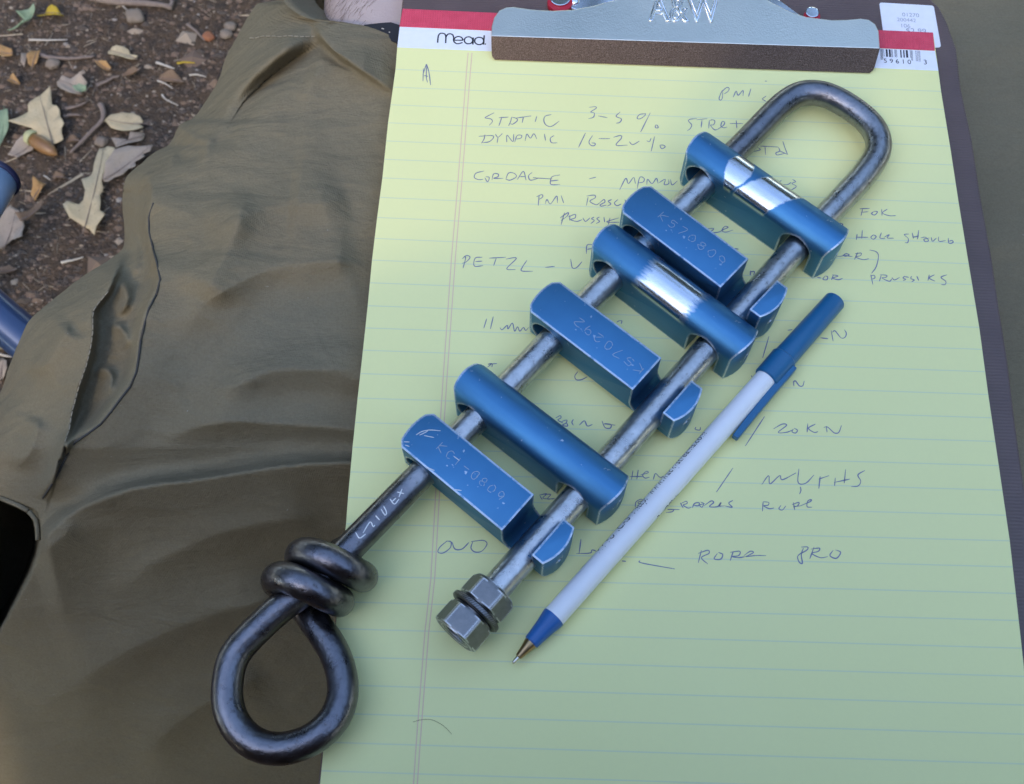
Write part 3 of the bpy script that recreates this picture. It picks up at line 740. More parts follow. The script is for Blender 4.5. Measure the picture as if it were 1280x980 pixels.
# one bar, in its own axes: x from the eye hole to the slot, y across, z up from mid height; flat side up
BW, BH = 7.6, 9.5
def bar_mesh():
    # planform with bowed ends
    pl_ = []
    for k in range(9):
        y = BW * (1 - 2 * k / 8); pl_.append((-8.2 - 1.5 * (1 - (y / BW) ** 2) + (1.3 if k in (0, 8) else 0), y))
    for k in range(9):
        y = -BW * (1 - 2 * k / 8); pl_.append((53.4 + 2.0 * (1 - (y / BW) ** 2), y))
    prof = [(-BW, BH), (-BW, -4.3)]
    for k in range(1, 14):
        a = math.pi * k / 14; prof.append((-BW * math.cos(a), -4.3 - 5.2 * math.sin(a)))
    prof += [(BW, -4.3), (BW, BH)]
    S = .001
    bm = bmesh.new()
    lo = [bm.verts.new((x * S, y * S, -.02)) for x, y in pl_]; hi = [bm.verts.new((x * S, y * S, .02)) for x, y in pl_]
    bm.faces.new(lo[::-1]); bm.faces.new(hi)
    for i in range(len(lo)): bm.faces.new((lo[i], lo[(i + 1) % len(lo)], hi[(i + 1) % len(lo)], hi[i]))
    bmesh.ops.recalc_face_normals(bm, faces=bm.faces)
    A = bm_obj("a", bm, M_BLUE)
    def cutter(b):
        bmesh.ops.recalc_face_normals(b, faces=b.faces); return bm_obj("c", b, M_BLUE)
    b = bmesh.new()
    l = [b.verts.new((-.03, y * S, z * S)) for y, z in prof]; r = [b.verts.new((.08, y * S, z * S)) for y, z in prof]
    b.faces.new(l); b.faces.new(r[::-1])
    for i in range(len(l)): b.faces.new((l[i], l[(i + 1) % len(l)], r[(i + 1) % len(l)], r[i]))
    P = cutter(b)
    # slot with a round floor
    b = bmesh.new(); sp = [(36.6, 12), (36.6, -.6)]
    for k in range(1, 10):
        a = math.pi * k / 10; sp.append((42.75 - 6.15 * math.cos(a), -.6 - 5.2 * math.sin(a)))
    sp += [(48.9, -.6), (48.9, 12)]
    l = [b.verts.new((x * S, -.02, z * S)) for x, z in sp]; r = [b.verts.new((x * S, .02, z * S)) for x, z in sp]
    b.faces.new(l); b.faces.new(r[::-1])
    for i in range(len(l)): b.faces.new((l[i], l[(i + 1) % len(l)], r[(i + 1) % len(l)], r[i]))
    Sl = cutter(b)
    b = bmesh.new(); bmesh.ops.create_cone(b, cap_ends=True, segments=28, radius1=.0060, radius2=.0060, depth=.06, matrix=Matrix.Rotation(math.pi / 2, 4, 'X') @ Matrix.Scale(1, 4))
    H = cutter(b)
    b = bmesh.new(); bmesh.ops.create_cone(b, cap_ends=True, segments=14, radius1=.0011, radius2=.0011, depth=.012, matrix=Matrix.Translation((.0560, -.0012, .0010)) @ Matrix.Rotation(math.pi / 2, 4, 'Y'))
    Ph = cutter(b)
    for ob, op in ((P, 'INTERSECT'), (Sl, 'DIFFERENCE'), (H, 'DIFFERENCE'), (Ph, 'DIFFERENCE')):
        md = A.modifiers.new("m", 'BOOLEAN'); md.object = ob; md.operation = op; md.solver = 'EXACT'
    bake(A)
    for ob in (P, Sl, H, Ph):
        me = ob.data; bpy.data.objects.remove(ob); bpy.data.meshes.remove(me)
    md = A.modifiers.new("b", 'BEVEL'); md.width = .00032; md.segments = 2; md.limit_method = 'ANGLE'; md.angle_limit = math.radians(32); md.harden_normals = False
    bake(A)
    me = A.data; bpy.data.objects.remove(A)
    me.polygons.foreach_set("use_smooth", [True] * len(me.polygons))
    me.set_sharp_from_angle(angle=math.radians(28))
    return me
BAR = bar_mesh(); BAR.name = "bar"
# flat-up bars: two points of the near long edge and the offset of the eye hole; round-up bars by their hard edge
def add_bar(px0, px1, z, zc, x_near, flip, m, label, sx=1.0):
    """px0-px1: near long edge seen in the photograph at height z; x_near: local x of px0"""
    me = BAR.copy(); me.materials.clear(); me.materials.append(m)
    o = bpy.data.objects.new("bar", me); COL.objects.link(o)
    a, b = at(*px0, z), at(*px1, z)
    x = Vector((b.x - a.x, b.y - a.y, 0)).normalized(); n_ = Vector((-x.y, x.x, 0))
    org = a - x * (x_near * .001) + n_ * (BW * .001); org.z = zc * .001
    if not flip: Mx = Matrix((x * sx, n_, Vector((0, 0, 1)))).transposed()
    else: Mx = Matrix((x, -n_, Vector((0, 0, -1)))).transposed()
    o.matrix_world = Matrix.Translation(org - rack.location) @ Mx.to_4x4()
    o.parent = rack; o["label"] = label; return o
B1 = add_bar((512.5, 568), (624.4, 660.6), 19.8, 10.3, -3.0, False, M_BLUE_SCUFF, "flat-topped blue bar nearest the coiled eye", .965)
B3 = add_bar((670, 395), (790.4, 487), 19.2, 9.7, -4.6, False, M_BLUE, "flat-topped blue bar in the middle of the rack")
B5 = add_bar((785, 271), (902.4, 360.3), 19.0, 9.5, -4.6, False, M_BLUE, "flat-topped blue bar touching the banded round bar")
B2 = add_bar((563.5, 495), (745.3, 637), 14.2, 9.8, -8.6, True, M_BLUE_SCUFF, "round-topped all-blue bar")
B4 = add_bar((735.6, 317), (914, 453.4), 13.8, 9.5, -8.6, True, M_BLUE_BAND, "round-topped blue bar with one bare silver band")
B6 = add_bar((852.5, 200), (1023.7, 320.6), 13.8, 9.5, -8.6, True, M_BLUE_PATCH, "round-topped blue bar with two bare silver patches by the bend")
# vibro-engraved numbers on the flats
DIG = {'C': [[(.9, .1), (.4, 0), (.1, .5), (.4, 1), (.9, .9)]], '0': [ring(.5, .5, .4, .5, 0, 360, 8)], '2': [[(.1, .2), (.4, 0), (.85, .15), (.8, .4), (.1, 1), (.9, 1)]], '3': [[(.1, .1), (.7, 0), (.8, .3), (.4, .45), (.9, .65), (.7, 1), (.1, .9)]], '5': [[(.9, 0), (.2, 0), (.15, .45), (.7, .45), (.85, .75), (.5, 1), (.1, .9)]],
       '7': [[(.1, 0), (.9, 0), (.4, 1)]], '8': [ring(.5, .25, .33, .25, 0, 360, 8), ring(.5, .75, .4, .25, 0, 360, 8)], '9': [ring(.5, .3, .38, .3, 0, 360, 8), [(.88, .3), (.7, 1)]], 'K': [[(.1, 0), (.1, 1)], [(.9, 0), (.1, .55), (.9, 1)]], '1': [[(.5, 0), (.5, 1)]], '-': [[(.1, .5), (.9, .5)]]}
def engrave(bar, body, x0, x1, y, h, flip, m):
    rnd = random.Random(body); V = []; Fc = []; L = []
    adv = (x1 - x0) / len(body)
    for i, ch in enumerate(body):
        for s in DIG[ch]:
            P = []
            for gx, gy in s:
                jx, jy = rnd.uniform(-.07, .07), rnd.uniform(-.07, .07)
                lx = (gx + jx) * adv * .68; ly = (.5 - gy + jy) * h
                X = x0 + i * adv + lx; Y = y + ly + rnd.uniform(-.1, .1)
                if flip: X, Y = x0 + x1 - X, 2 * y - Y
                P.append(Vector((X * .001, Y * .001, BH * .001 + .00003)))
            L.append(catmull(P, 3) if len(P) > 2 else [P[0].lerp(P[1], k / 4) for k in range(5)])
    # short broken dashes, as an engraving tool leaves
    D = []
    for P in L:
        i = 0
        while i < len(P) - 1:
            k = rnd.randint(2, 5); D.append(P[i:i + k + 1]); i += k + rnd.choice((0, 0, 1))
    D = [d for d in D if len(d) > 1]
    ribbon_geo(D, .00020, V, Fc, taper=.7)
    o = mesh_obj("engraved_number", V, Fc, m, bar, False); return o
engrave(B5, "K570809", 3, 33, .8, 3.0, False, M_SCRATCH_DIM)
engrave(B3, "K570292", 5, 35, -.2, 3.0, True, M_SCRATCH_DIM)
engrave(B1, "KC1-0809", 2, 31, .6, 2.8, False, M_SCRATCH_DIM)
V = []; Fc = []
sc1 = [[(800, 350), (860, 315), (940, 300), (1045, 308)], [(835, 352), (900, 320), (930, 295)], [(880, 355), (980, 375)], [(680, 418), (735, 420)], [(690, 450), (735, 465)], [(905, 672), (985, 705)], [(1185, 895), (1255, 905)], [(1175, 560), (1235, 605)]]
scratch_on((420, 500), 8.0, sc1, lambda u, v: 19.85, .00026, M_SCRATCH, "scratches", B1, rack)

# the two hex nuts and the lock washer on the free end
na = at(628, 726, 11.5); nb = at(606, 751, 11.6)
nd = (nb - na).normalized()
n_up = Vector((0, 0, 1)); n_up = (n_up - nd * n_up.dot(nd)).normalized(); n_sd = nd.cross(n_up)
def lathe_axis(name, org, prof, seg, m, root, ngon=None):
    """rings (distance along the nut axis, radius) with optional hexagonal rings"""
    V = []; Fc = []
    for d, r, hexa in prof:
        for k in range(seg):
            a = 2 * math.pi * (k + .5) / seg
            rr = r
            if hexa:
                q = (a + math.pi / 6) % (math.pi / 3) - math.pi / 6; rr = r / math.cos(q) if hexa == 1 else min(r / math.cos(q), hexa)
            V.append(org + nd * d + (n_up * math.cos(a) + n_sd * math.sin(a)) * rr)
    for i in range(len(prof) - 1):
        for k in range(seg):
            a = i * seg + k; b = i * seg + (k + 1) % seg; Fc.append((a, b, b + seg, a + seg))
    Fc.append(tuple(range(seg))[::-1]); Fc.append(tuple(range((len(prof) - 1) * seg, len(prof) * seg)))
    o = mesh_obj(name, V, Fc, m, None, True); o.data.set_sharp_from_angle(angle=math.radians(24)); return under(o, root)
n0 = at(622.7, 730.6, 11.5 + 7.1); org = n0 - n_up * .0071
# keep the axis on the rod
org = na + nd * (org - na).dot(nd)
AF = .00714
lathe_axis("hex_nut", org, [(0, .0062, 0), (.0002, .0069, 0), (.0012, AF, .0079), (.0022, AF, 1), (.0062, AF, 1), (.0073, AF, .0079), (.0079, .0069, 0), (.0080, .005, 0)], 72, M_NUT, rack)
V_o = org + nd * .0080
lathe_axis("lock_washer", V_o, [(0, .005, 0), (.0002, .0080, 0), (.0006, .0086, 0), (.0019, .0088, 0), (.0023, .0083, 0), (.0025, .005, 0)], 48, M_RUBBER, rack)
V_o = org + nd * .0105
lathe_axis("hex_nut", V_o, [(0, .005, 0), (.0001, .0069, 0), (.0010, AF, .0079), (.0020, AF, 1), (.0072, AF, 1), (.0082, AF, .0080), (.0087, .0070, 0), (.0086, .0052, 0), (.0080, .0046, 0), (.0050, .0045, 0), (.0048, .001, 0)], 72, M_NUT, rack)
# washer knurl
V = []; Fc = []
for k in range(64):
    a = 2 * math.pi * k / 64
    for j, d in enumerate((.0007, .0018)):
        for da in (-.022, .022):
            V.append(org + nd * (.0080 + d) + (n_up * math.cos(a + da + j * .09) + n_sd * math.sin(a + da + j * .09)) * .00884)
    b0 = 4 * k; Fc.append((b0, b0 + 1, b0 + 3, b0 + 2))
o = mesh_obj("washer_serration", V, Fc, M_NUT, None, False); under(o, rack)

# ------------------------------------------------------------------ ballpoint pen
pen = thing("ballpoint_pen", "white capped ballpoint pen with teal blue cap lying beside the blue bars", "pen", tuple(at(843, 605, 0)))
pa = at(692.3, 771.2, 3.8); pb = at(957.5, 473, 4.2)
pd = (pb - pa).normalized(); p_sd = pd.cross(Vector((0, 0, 1))).normalized(); p_up = p_sd.cross(pd).normalized()
plen = (pb - pa).length
def lathe(name, prof, m, parent=None, seg=32, org=pa, d=pd, u=p_up, s=p_sd, root=pen):
    V = []; Fc = []
    for x, r in prof:
        for k in range(seg):
            a = 2 * math.pi * k / seg; V.append(org + d * x + (u * math.cos(a) + s * math.sin(a)) * r)
    for i in range(len(prof) - 1):
        for k in range(seg):
            a = i * seg + k; b = i * seg + (k + 1) % seg; Fc.append((a, b, b + seg, a + seg))
    Fc.append(tuple(range(seg))[::-1]); Fc.append(tuple(range((len(prof) - 1) * seg, len(prof) * seg)))
    o = mesh_obj(name, V, Fc, m, None, True); o.data.set_sharp_from_angle(angle=math.radians(35)); under(o, root)
    if parent: o.parent = parent
    return o
PR = .0037
tipp = at(640, 829, 2.6); tl_ = (pa - tipp).length
collar_l = (at(661.8, 802.2, 3.6) - pa).length
barrel = lathe("barrel", [(-.0001, PR * .9), (0, PR), (plen * .5, PR), (plen + .012, PR)], M_PENW)
lathe("collar", [(-collar_l, .0021), (-collar_l + .0004, .0025), (-collar_l * .75, .0027), (-collar_l * .35, .0032), (-.0006, .0038), (0, .0038), (.0002, .0036)], M_PENC)
lathe("brass_cone", [(-tl_ + .0024, .0006), (-tl_ + .0027, .00105), (-tl_ + .006, .0016), (-collar_l - .0005, .0021), (-collar_l + .0008, .0021)], M_BRASS)
lathe("ball_point", [(-tl_, .0002), (-tl_ + .0003, .0005), (-tl_ + .001, .0006), (-tl_ + .0028, .00066)], M_TIP)
ringd = (at(982, 448.8, 4.4) - pa).dot(pd); endd = (at(1046, 375.5, 4.6) - pa).dot(pd)
cap = lathe("cap", [(plen - .0002, .0041), (plen + .0002, .00445), (ringd - .0012, .00465), (ringd - .0003, .0047), (ringd, .0045), (ringd + .0003, .0042), (ringd + .004, .0041), (endd - .0006, .0038), (endd - .0001, .0035), (endd, .0030), (endd - .0004, .0027), (endd - .006, .0025)], M_PENB)
# cap clip on the right-hand side, tip free
c0 = at(990, 468, 3.2); c1 = at(920, 550, 3.2)
ca = pa + pd * (ringd - .0008) + p_sd * .0042; cb = pa + pd * ((c1 - pa).dot(pd)) + p_sd * .0053
ca.z = .0042; cb.z = .0036
V = []; Fc = []
cd = (cb - ca); cx_ = cd.normalized(); cs = Vector((0, 0, 1)).cross(cx_).normalized()
for i in range(13):
    t_ = i / 12; p = ca.lerp(cb, t_); hw = .0015 * (1 - .25 * t_); hh = .0024 * (1 - .25 * t_); off = .0009 * math.sin(t_ * math.pi) * -0.2
    q = p + cs * off
    for sx_, sz_ in ((-1, -1), (1, -1), (1, 1), (-1, 1)):
        V.append(q + cs * (hw * sx_) + Vector((0, 0, 1)) * (hh * sz_ * .8))
for i in range(12):
    for k in range(4):
        a = i * 4 + k; b = i * 4 + (k + 1) % 4; Fc.append((a, b, b + 4, a + 4))
Fc += [(3, 2, 1, 0), (48, 49, 50, 51)]
o = mesh_obj("pocket_clip", V, Fc, M_PENB, None, False)
md = o.modifiers.new("b", 'BEVEL'); md.width = .0005; md.segments = 3; bake(o); under(o, pen)
def wrap_text(body, size, x0, ang):
    t = text_mesh("printed_text", body, size, M_BLACK)
    for v in t.data.vertices:
        x, y = v.co.x, v.co.y * 1.55 - .0010
        a = ang - y / PR if ang > 0 else ang - y / PR
        v.co = pa + pd * (x0 + x) + (p_up * math.cos(a) + p_sd * math.sin(a)) * (PR + .00003)
    under(t, pen); t.parent = barrel
wrap_text("MY FUNCAST: http://www.wackystreams.com", .0029, .024, -math.radians(52))
wrap_text("Be Official", .0029, .046, math.radians(102))

# ------------------------------------------------------------------ seated person: trousers, leg, body
person = thing("person", "seated person in olive trousers, leg crossed under the clipboard, ankle bare", "person", (.05, -.30, -.25))
OUT = [(420, -80), (372, -30), (352, 0), (327, 0.5), (307, 27), (287, 62), (272, 102), (257, 127), (242, 148), (225, 156), (212, 180), (196, 188), (178, 203), (158, 224), (153, 252), (155, 275), (154, 308), (138, 323), (110, 341), (71, 372), (38, 399), (22, 431), (11, 460), (0, 492), (-30, 540), (-60, 640), (-90, 800), (-110, 1000), (-120, 1100)]
_o = catmull([(x, y, 0) for x, y in OUT], 5)
ov = np.array([p.y for p in _o]); ou = np.array([p.x for p in _o])
def seg_dist(U, Vv, poly):
    """unsigned distance, side (+ right of travel), and fraction along, in px"""
    best = np.full(U.shape, 1e9); side = np.zeros(U.shape); frac = np.zeros(U.shape)
    n = len(poly) - 1
    for i in range(n):
        (x0, y0), (x1, y1) = poly[i], poly[i + 1]
        dx, dy = x1 - x0, y1 - y0; L2 = dx * dx + dy * dy
        t = np.clip(((U - x0) * dx + (Vv - y0) * dy) / L2, 0, 1)
        ex, ey = U - x0 - t * dx, Vv - y0 - t * dy; d = np.hypot(ex, ey)
        s = np.sign(dx * (Vv - y0) - dy * (U - x0)); m = d < best
        best = np.where(m, d, best); side = np.where(m, s, side); frac = np.where(m, (i + t) / n, frac)
    return best, side, frac
def smooth2(poly, n=4): return [(p.x, p.y) for p in catmull([(x, y, 0) for x, y in poly], n)]
def ramp_ends(U, Vv, poly, ends):
    (x0, y0), (x1, y1) = poly[0], poly[-1]; dx, dy = x1 - x0, y1 - y0
    t = ((U - x0) * dx + (Vv - y0) * dy) / (dx * dx + dy * dy)
    a = np.clip(t / max(1e-3, ends[0]), 0, 1); b = np.clip((1 - t) / max(1e-3, ends[1]), 0, 1)
    return a * a * (3 - 2 * a) * b * b * (3 - 2 * b)
def fold(U, Vv, poly, amp, w_r, w_l, ends=(.12, .12)):
    """a raised fold along poly: decays over w_r px on its right, w_l px on its left"""
    d, s, f = seg_dist(U, Vv, smooth2(poly))
    k = np.where(s >= 0, np.exp(-(d / w_r) ** 1.3), np.exp(-(d / w_l) ** 1.3))
    return amp * k * ramp_ends(U, Vv, poly, ends)
SEAM1 = [(178, 205), (190, 238), (182, 273), (189, 310), (198, 350), (184, 383), (173, 424), (167, 468), (147, 497), (121, 530), (92, 549), (79, 571), (66, 596), (48, 625)]
SEAM1 = [(p.x, p.y) for p in catmull([(x, y, 0) for x, y in SEAM1], 3)]
SEAM2 = [(156, 305), (146, 340), (136, 365), (117, 387), (116, 416), (108, 457), (97, 490), (88, 530), (81, 556)]
SEAM2 = [(p.x, p.y) for p in catmull([(x, y, 0) for x, y in SEAM2], 3)]
def trouser_height(U, Vv, left):
    h = -16 + 0 * U
    # the thigh falls away to the outside
    d = np.clip(U - left, 0, None)
    h += -34 * np.exp(-d / 26.0) - 16 * np.exp(-d / 95.0)
    h += np.interp(Vv, [-80, 60, 250, 400, 480, 560, 660, 760, 980, 1100], [2, 4, 6, 3, -4, -16, -48, -88, -185, -225])
    h += fold(U, Vv, [(360, 240), (420, 250), (520, 260)], 3, 60, 60, (.1, .1))
    h += fold(U, Vv, [(40, 700), (62, 668), (87, 645), (120, 628), (173, 611), (260, 598), (360, 582), (433, 580), (560, 576)], 20, 70, 11, (.05, .01))
    h += fold(U, Vv, [(95, 640), (93, 655), (74, 676), (52, 694), (20, 740), (-20, 800)], 5, 14, 40, (.2, .05))
    h += fold(U, Vv, [(408, 46), (380, 66), (350, 85), (322, 108), (300, 132), (272, 172)], 11, 26, 7, (.1, .25))[...] * 0
    h += fold(U, Vv, [(420, 38), (350, 82), (297, 130), (265, 178)], 9, 38, 38, (.1, .2)) * 0
    # cuff fold: ridge to the upper left of the crease, crease itself sharp
    CR = [(412, 43), (380, 66), (350, 87), (322, 110), (300, 134), (274, 176)]
    d_, s_, f_ = seg_dist(U, Vv, smooth2(CR))
    e_ = 1.25 * ramp_ends(U, Vv, CR, (.3, .5))
    h += e_ * np.where(s_ > 0, 9 * np.exp(-((d_ - 16) / 16) ** 2) - 5 * np.exp(-(d_ / 9) ** 2), -5 * np.exp(-(d_ / 11) ** 2) + 3 * np.exp(-((d_ - 26) / 22) ** 2))
    h += fold(U, Vv, [(392, 20), (402, 47), (440, 80), (487, 112), (560, 165)], 13, 4, 70, (.12, .05))
    h += fold(U, Vv, [(384, 80), (396, 76), (412, 78), (440, 91), (482, 113), (540, 150)], 3.5, 40, 4, (.1, .05))
    h += fold(U, Vv, [(222, 158), (238, 168), (256, 176), (276, 174)], 5, 20, 6, (.1, .3))
    h += fold(U, Vv, [(212, 186), (236, 196), (262, 186)], -4, 12, 12, (.3, .3))
    # bellows pleat between the two seams
    h += fold(U, Vv, SEAM1[::-1], 12, 70, 7, (.08, .1))
    h += fold(U, Vv, SEAM2, 6, 5, 0.1, (.15, .05)) * 0
    d2, s2, f2 = seg_dist(U, Vv, SEAM2)
    e2 = np.clip(f2 / .15, 0, 1)
    h += np.where(s2 >= 0, 12 * np.exp(-(d2 / 40) ** 1.3), 12 * np.exp(-(d2 / 5) ** 1.3)) * e2
    d1, s1, f1 = seg_dist(U, Vv, SEAM1)
    h -= np.where(s1 > 0, 13 * (1 - np.exp(-d1 / 22)), 0) * np.clip(f1 / .1, 0, 1) * np.clip((1 - f1) / .15, 0, 1) * np.exp(-d1 / 90)
    for poly, amp, wr, wl in (([(150, 345), (160, 372), (150, 398)], 4, 8, 8), ([(140, 400), (158, 420), (160, 440)], 3.5, 7, 7), ([(120, 455), (140, 470), (135, 500)], 3, 8, 6), ([(165, 290), (172, 320), (165, 350)], 3, 6, 8)):
        h += fold(U, Vv, poly, 1.9 * amp, wr, wl, (.3, .3))
    # broad soft folds across the thigh
    for poly, amp, wr, wl in (([(205, 420), (270, 370), (360, 330), (480, 330)], 4, 30, 42), ([(240, 520), (320, 470), (400, 462), (520, 470)], 5, 26, 40), ([(180, 560), (260, 530), (360, 530), (520, 545)], 4.5, 20, 34),
                              ([(250, 300), (330, 260), (440, 250)], 3, 30, 40), ([(120, 760), (200, 700), (300, 660), (420, 640)], 4, 40, 34), ([(30, 900), (150, 820), (260, 770), (380, 740)], 5, 44, 44), ([(160, 960), (240, 890), (340, 840)], 4, 30, 40),
                              ([(310, 230), (290, 300), (250, 380)], 4, 40, 30), ([(30, 470), (60, 450), (90, 400)], 4, 16, 20), ([(20, 590), (40, 560), (50, 520)], 3, 14, 18)):
        h += fold(U, Vv, poly, 2.1 * amp, wr, wl, (.3, .2))
    pe = np.interp(Vv, [q[1] for q in L_PX], [q[0] for q in L_PX])
    k = np.clip((U - pe + 40) / 50, 0, 1)
    return np.where(Vv > 20, h * (1 - k) + np.minimum(h, -10.5) * k, h)
def inside_poly(U, Vv, poly):
    r = np.zeros(U.shape, bool); n = len(poly)
    for i in range(n):
        x0, y0 = poly[i]; x1, y1 = poly[(i + 1) % n]
        if y0 == y1: continue
        c = ((y0 > Vv) != (y1 > Vv)) & (U < (x1 - x0) * (Vv - y0) / (y1 - y0) + x0); r ^= c
    return r
PIT = [(-16, 612), (0, 620), (20, 628), (40, 636), (47, 642), (50, 660), (52, 676), (49, 692), (40, 715), (22, 750), (0, 789), (-16, 815)]
def cloth_noise(p):
    q = p * 30
    w = noise.fractal(Vector((q.x * 1.0 + q.y * .5, q.y * 2.2 - q.x * .5, 1.7)), .9, 2.1, 4) * .0009
    w += max(0.0, 1 - abs(noise.noise(Vector((q.x * 1.6 + q.y * 1.1, q.y * 3.4 - q.x * 1.2, 5.2)))) * 4) * .00035
    return w + noise.noise(Vector((q.x * 6, q.y * 9, 3.1))) * .00016
def cloth_patch(name, vs, uL, uR, ncol, hfun, skirt, pit=None):
    V = []; Fc = []
    nr = len(vs)
    s = np.linspace(0, 1, ncol) ** 1.15
    vsa = np.array(vs); U = uL[:, None] + (uR - uL)[:, None] * s[None, :]; W = np.repeat(vsa[:, None], ncol, 1)
    H = hfun(U, W)
    if pit:
        m = inside_poly(U, W, pit); d, _, _ = seg_dist(U, W, pit + [pit[0]])
        H = np.where(m, H - 150 * np.clip(d / 16, 0, 1) ** 1.1, H)
    for i in range(nr):
        for k in range(len(skirt) - 1, -1, -1):
            p = at(U[i, 0], vs[i], H[i, 0]); a, b = skirt[k]
            V.append(p + Vector((a * .001, -a * .0004, b * .001)))
        for j in range(ncol):
            p = at(U[i, j], vs[i], H[i, j])
            w = cloth_noise(p)
            p.z += w; V.append(p)
    nc = ncol + len(skirt)
    for i in range(nr - 1):
        for j in range(nc - 1):
            a = i * nc + j; Fc.append((a, a + nc, a + nc + 1, a + 1))
    o = mesh_obj(name, V, Fc, M_CLOTH, None, True); return under(o, person)
vs = list(np.arange(-80, 1101, 2.5))
uL = np.interp(vs, ov[np.argsort(ov)], ou[np.argsort(ov)])
def hem_right(v): return 560.0
uR = np.full(len(vs), 560.0)
# above the cuff line the fabric stops at the hem
HEM = [(345, -40), (354, 0), (372, 17), (392, 24), (425, 27), (452, 32), (465, 36), (497, 47), (560, 66)]
hv = np.array([p[1] for p in HEM], float); hu = np.array([p[0] for p in HEM], float)
for i, v in enumerate(vs):
    if v < 66: uR[i] = max(uL[i] + 1.0, np.interp(v, hv, hu))
leg_l = cloth_patch("trouser_leg", vs, uL, uR, 240, lambda U, W: trouser_height(U, W, np.interp(W, ov[np.argsort(ov)], ou[np.argsort(ov)])),
                    [(-2, -6), (-1, -14), (2, -30), (8, -60), (16, -100)], PIT)
# right thigh beyond the board
vs2 = list(np.arange(-140, 1201, 8))
def right_h(U, W):
    h = -70 + 0 * U; d = np.clip(1500 - U, 0, None)
    h += -170 * np.exp(-d / 55) + fold(U, W, [(1180, 60), (1240, 54), (1330, 44)], 3, 30, 12) + fold(U, W, [(1180, 330), (1260, 300), (1350, 310)], 4, 30, 40) + fold(U, W, [(1220, 520), (1290, 500), (1380, 520)], 4, 40, 30)
    return h
leg_r = cloth_patch("trouser_leg", vs2, np.full(len(vs2), 1120.0), np.full(len(vs2), 1500.0), 60, right_h, [(-1, -6), (0, -20), (2, -60)])
# stitching
def on_cloth(u, v, left_leg=True, lift=.35):
    U = np.array([[float(u)]]); W = np.array([[float(v)]])
    L = np.interp(W, ov[np.argsort(ov)], ou[np.argsort(ov)])
    p = at(u, v, float(trouser_height(U, W, L)[0, 0])); p.z += cloth_noise(p)
    return p + (CAM - p).normalized() * (lift * .001)
def stitched(name, poly, m, dash, gap, w, lift=.5):
    P = resample([Vector((a, b, 0)) for a, b in poly], 1.0); V = []; Fc = []; L = []
    i = 0
    while i + dash < len(P):
        L.append([on_cloth(p.x, p.y, True, lift) for p in P[i:i + dash + 1:max(1, dash // 3)]]); i += dash + gap
    for ln_ in L:
        a, b = tube_geo(ln_, w * .5, 6); o0 = len(V); V += a; Fc += [tuple(x + o0 for x in f) for f in b]
    o = mesh_obj(name, V, Fc, m); under(o, person); o.parent = leg_l; return o
stitched("hem_stitching", [(312, 47), (340, 45.5), (370, 46), (398, 45)], M_THREAD, 5, 2, .00045, 1.1)
stitched("seam_line", SEAM2[6:], M_THREAD, 7, 1, .00035, .9)
stitched("seam_line", [(x + 3, y + 3) for x, y in SEAM1[4:]], M_SEAM_SHADE, 60, 0, .0008, .25)  # unbroken dark line paints the shade along the seam
stitched("seam_line", [(0, 622), (14, 628), (26, 633), (38, 640), (45, 650), (47, 668), (48, 682)], M_CLOTH, 40, 0, .0020, .6)
# inside of the cuff behind the leg
inner = [(352, -70), (378, -20), (388, 2), (400, 13), (414, 23), (432, 31), (470, 45)]
outer = [(344, -70), (349, -28), (354, 0), (372, 17), (392, 25), (426, 30), (466, 46)]
V = []; Fc = []
for (a0, a1), (b0, b1) in zip([(p.x, p.y) for p in catmull([(x, y, 0) for x, y in outer], 5)], [(p.x, p.y) for p in catmull([(x, y, 0) for x, y in inner], 5)]):
    for k in range(7):
        t_ = k / 6; V.append(at(a0 + (b0 + 8 - a0) * t_, a1 + (b1 + 3 - a1) * t_, -15 - 26 * t_ ** 1.2 - (3 if k == 0 else 0)))
for i in range(len(V) // 7 - 1):
    for k in range(6):
        a = i * 7 + k; Fc.append((a, a + 7, a + 8, a + 1))
o = mesh_obj("cuff_lining", V, Fc, M_CLOTH); under(o, person); o.parent = leg_l
# bare lower leg inside the cuff, with hairs, and the strap at the ankle
lp = [at(505, 260, -60), at(502, 120, -53), at(500, 0, -50), at(496, -120, -53), at(486, -260, -62), at(470, -420, -75)]
leg = tube("lower_leg", catmull(lp, 10), lambda t_: .037 - .006 * t_, M_SKIN, None, 40); under(leg, person)
k0, k1 = at(478, -340, -70), at(452, -560, -92); kd = (k1 - k0).normalized()
shoe = tube("shoe", catmull([k0, k0 + kd * .03, k0 + kd * .07 + Vector((.01, 0, -.01)), k0 + kd * .13 + Vector((.03, 0, -.04)), k0 + kd * .16 + Vector((.07, .01, -.09)), k0 + kd * .165 + Vector((.11, .01, -.15)), k0 + kd * .15 + Vector((.13, .01, -.19))], 6),
            lambda t_: .036 + .014 * math.sin(min(1, t_ * 1.25) * math.pi) - .022 * max(0, t_ - .85) / .15, M_STRAP, None, 28); under(shoe, person)
V = []; Fc = []; rnd = random.Random(3)
for k in range(260):
    u = rnd.uniform(405, 520); v = rnd.uniform(-12, 46)
    # find the leg's top under this point
    c = None; best = 1e9
    for p in catmull(lp, 10):
        q = at(u, v, -12); dd = (Vector((q.x, q.y)) - Vector((p.x, p.y))).length
        if dd < best: best = dd; c = p
    r = .0340
    if best > r * .95: continue
    q = at(u, v, -12); zt = c.z + math.sqrt(r * r - best * best) + .0012
    q = at(u, v, zt * 1000)
    a = rnd.uniform(.6, 1.3); l_ = rnd.uniform(.003, .008); d = Vector((-math.cos(a) * .8, -math.sin(a), -.1)) * l_
    ribbon_geo([[q, q + d * .5 + Vector((rnd.uniform(-.0006, .0006), 0, .0003)), q + d]], .00011, V, Fc, taper=.3)
o = mesh_obj("leg_hair", V, Fc, M_HAIR, None, False); under(o, person); o.parent = leg; o["kind"] = "stuff"
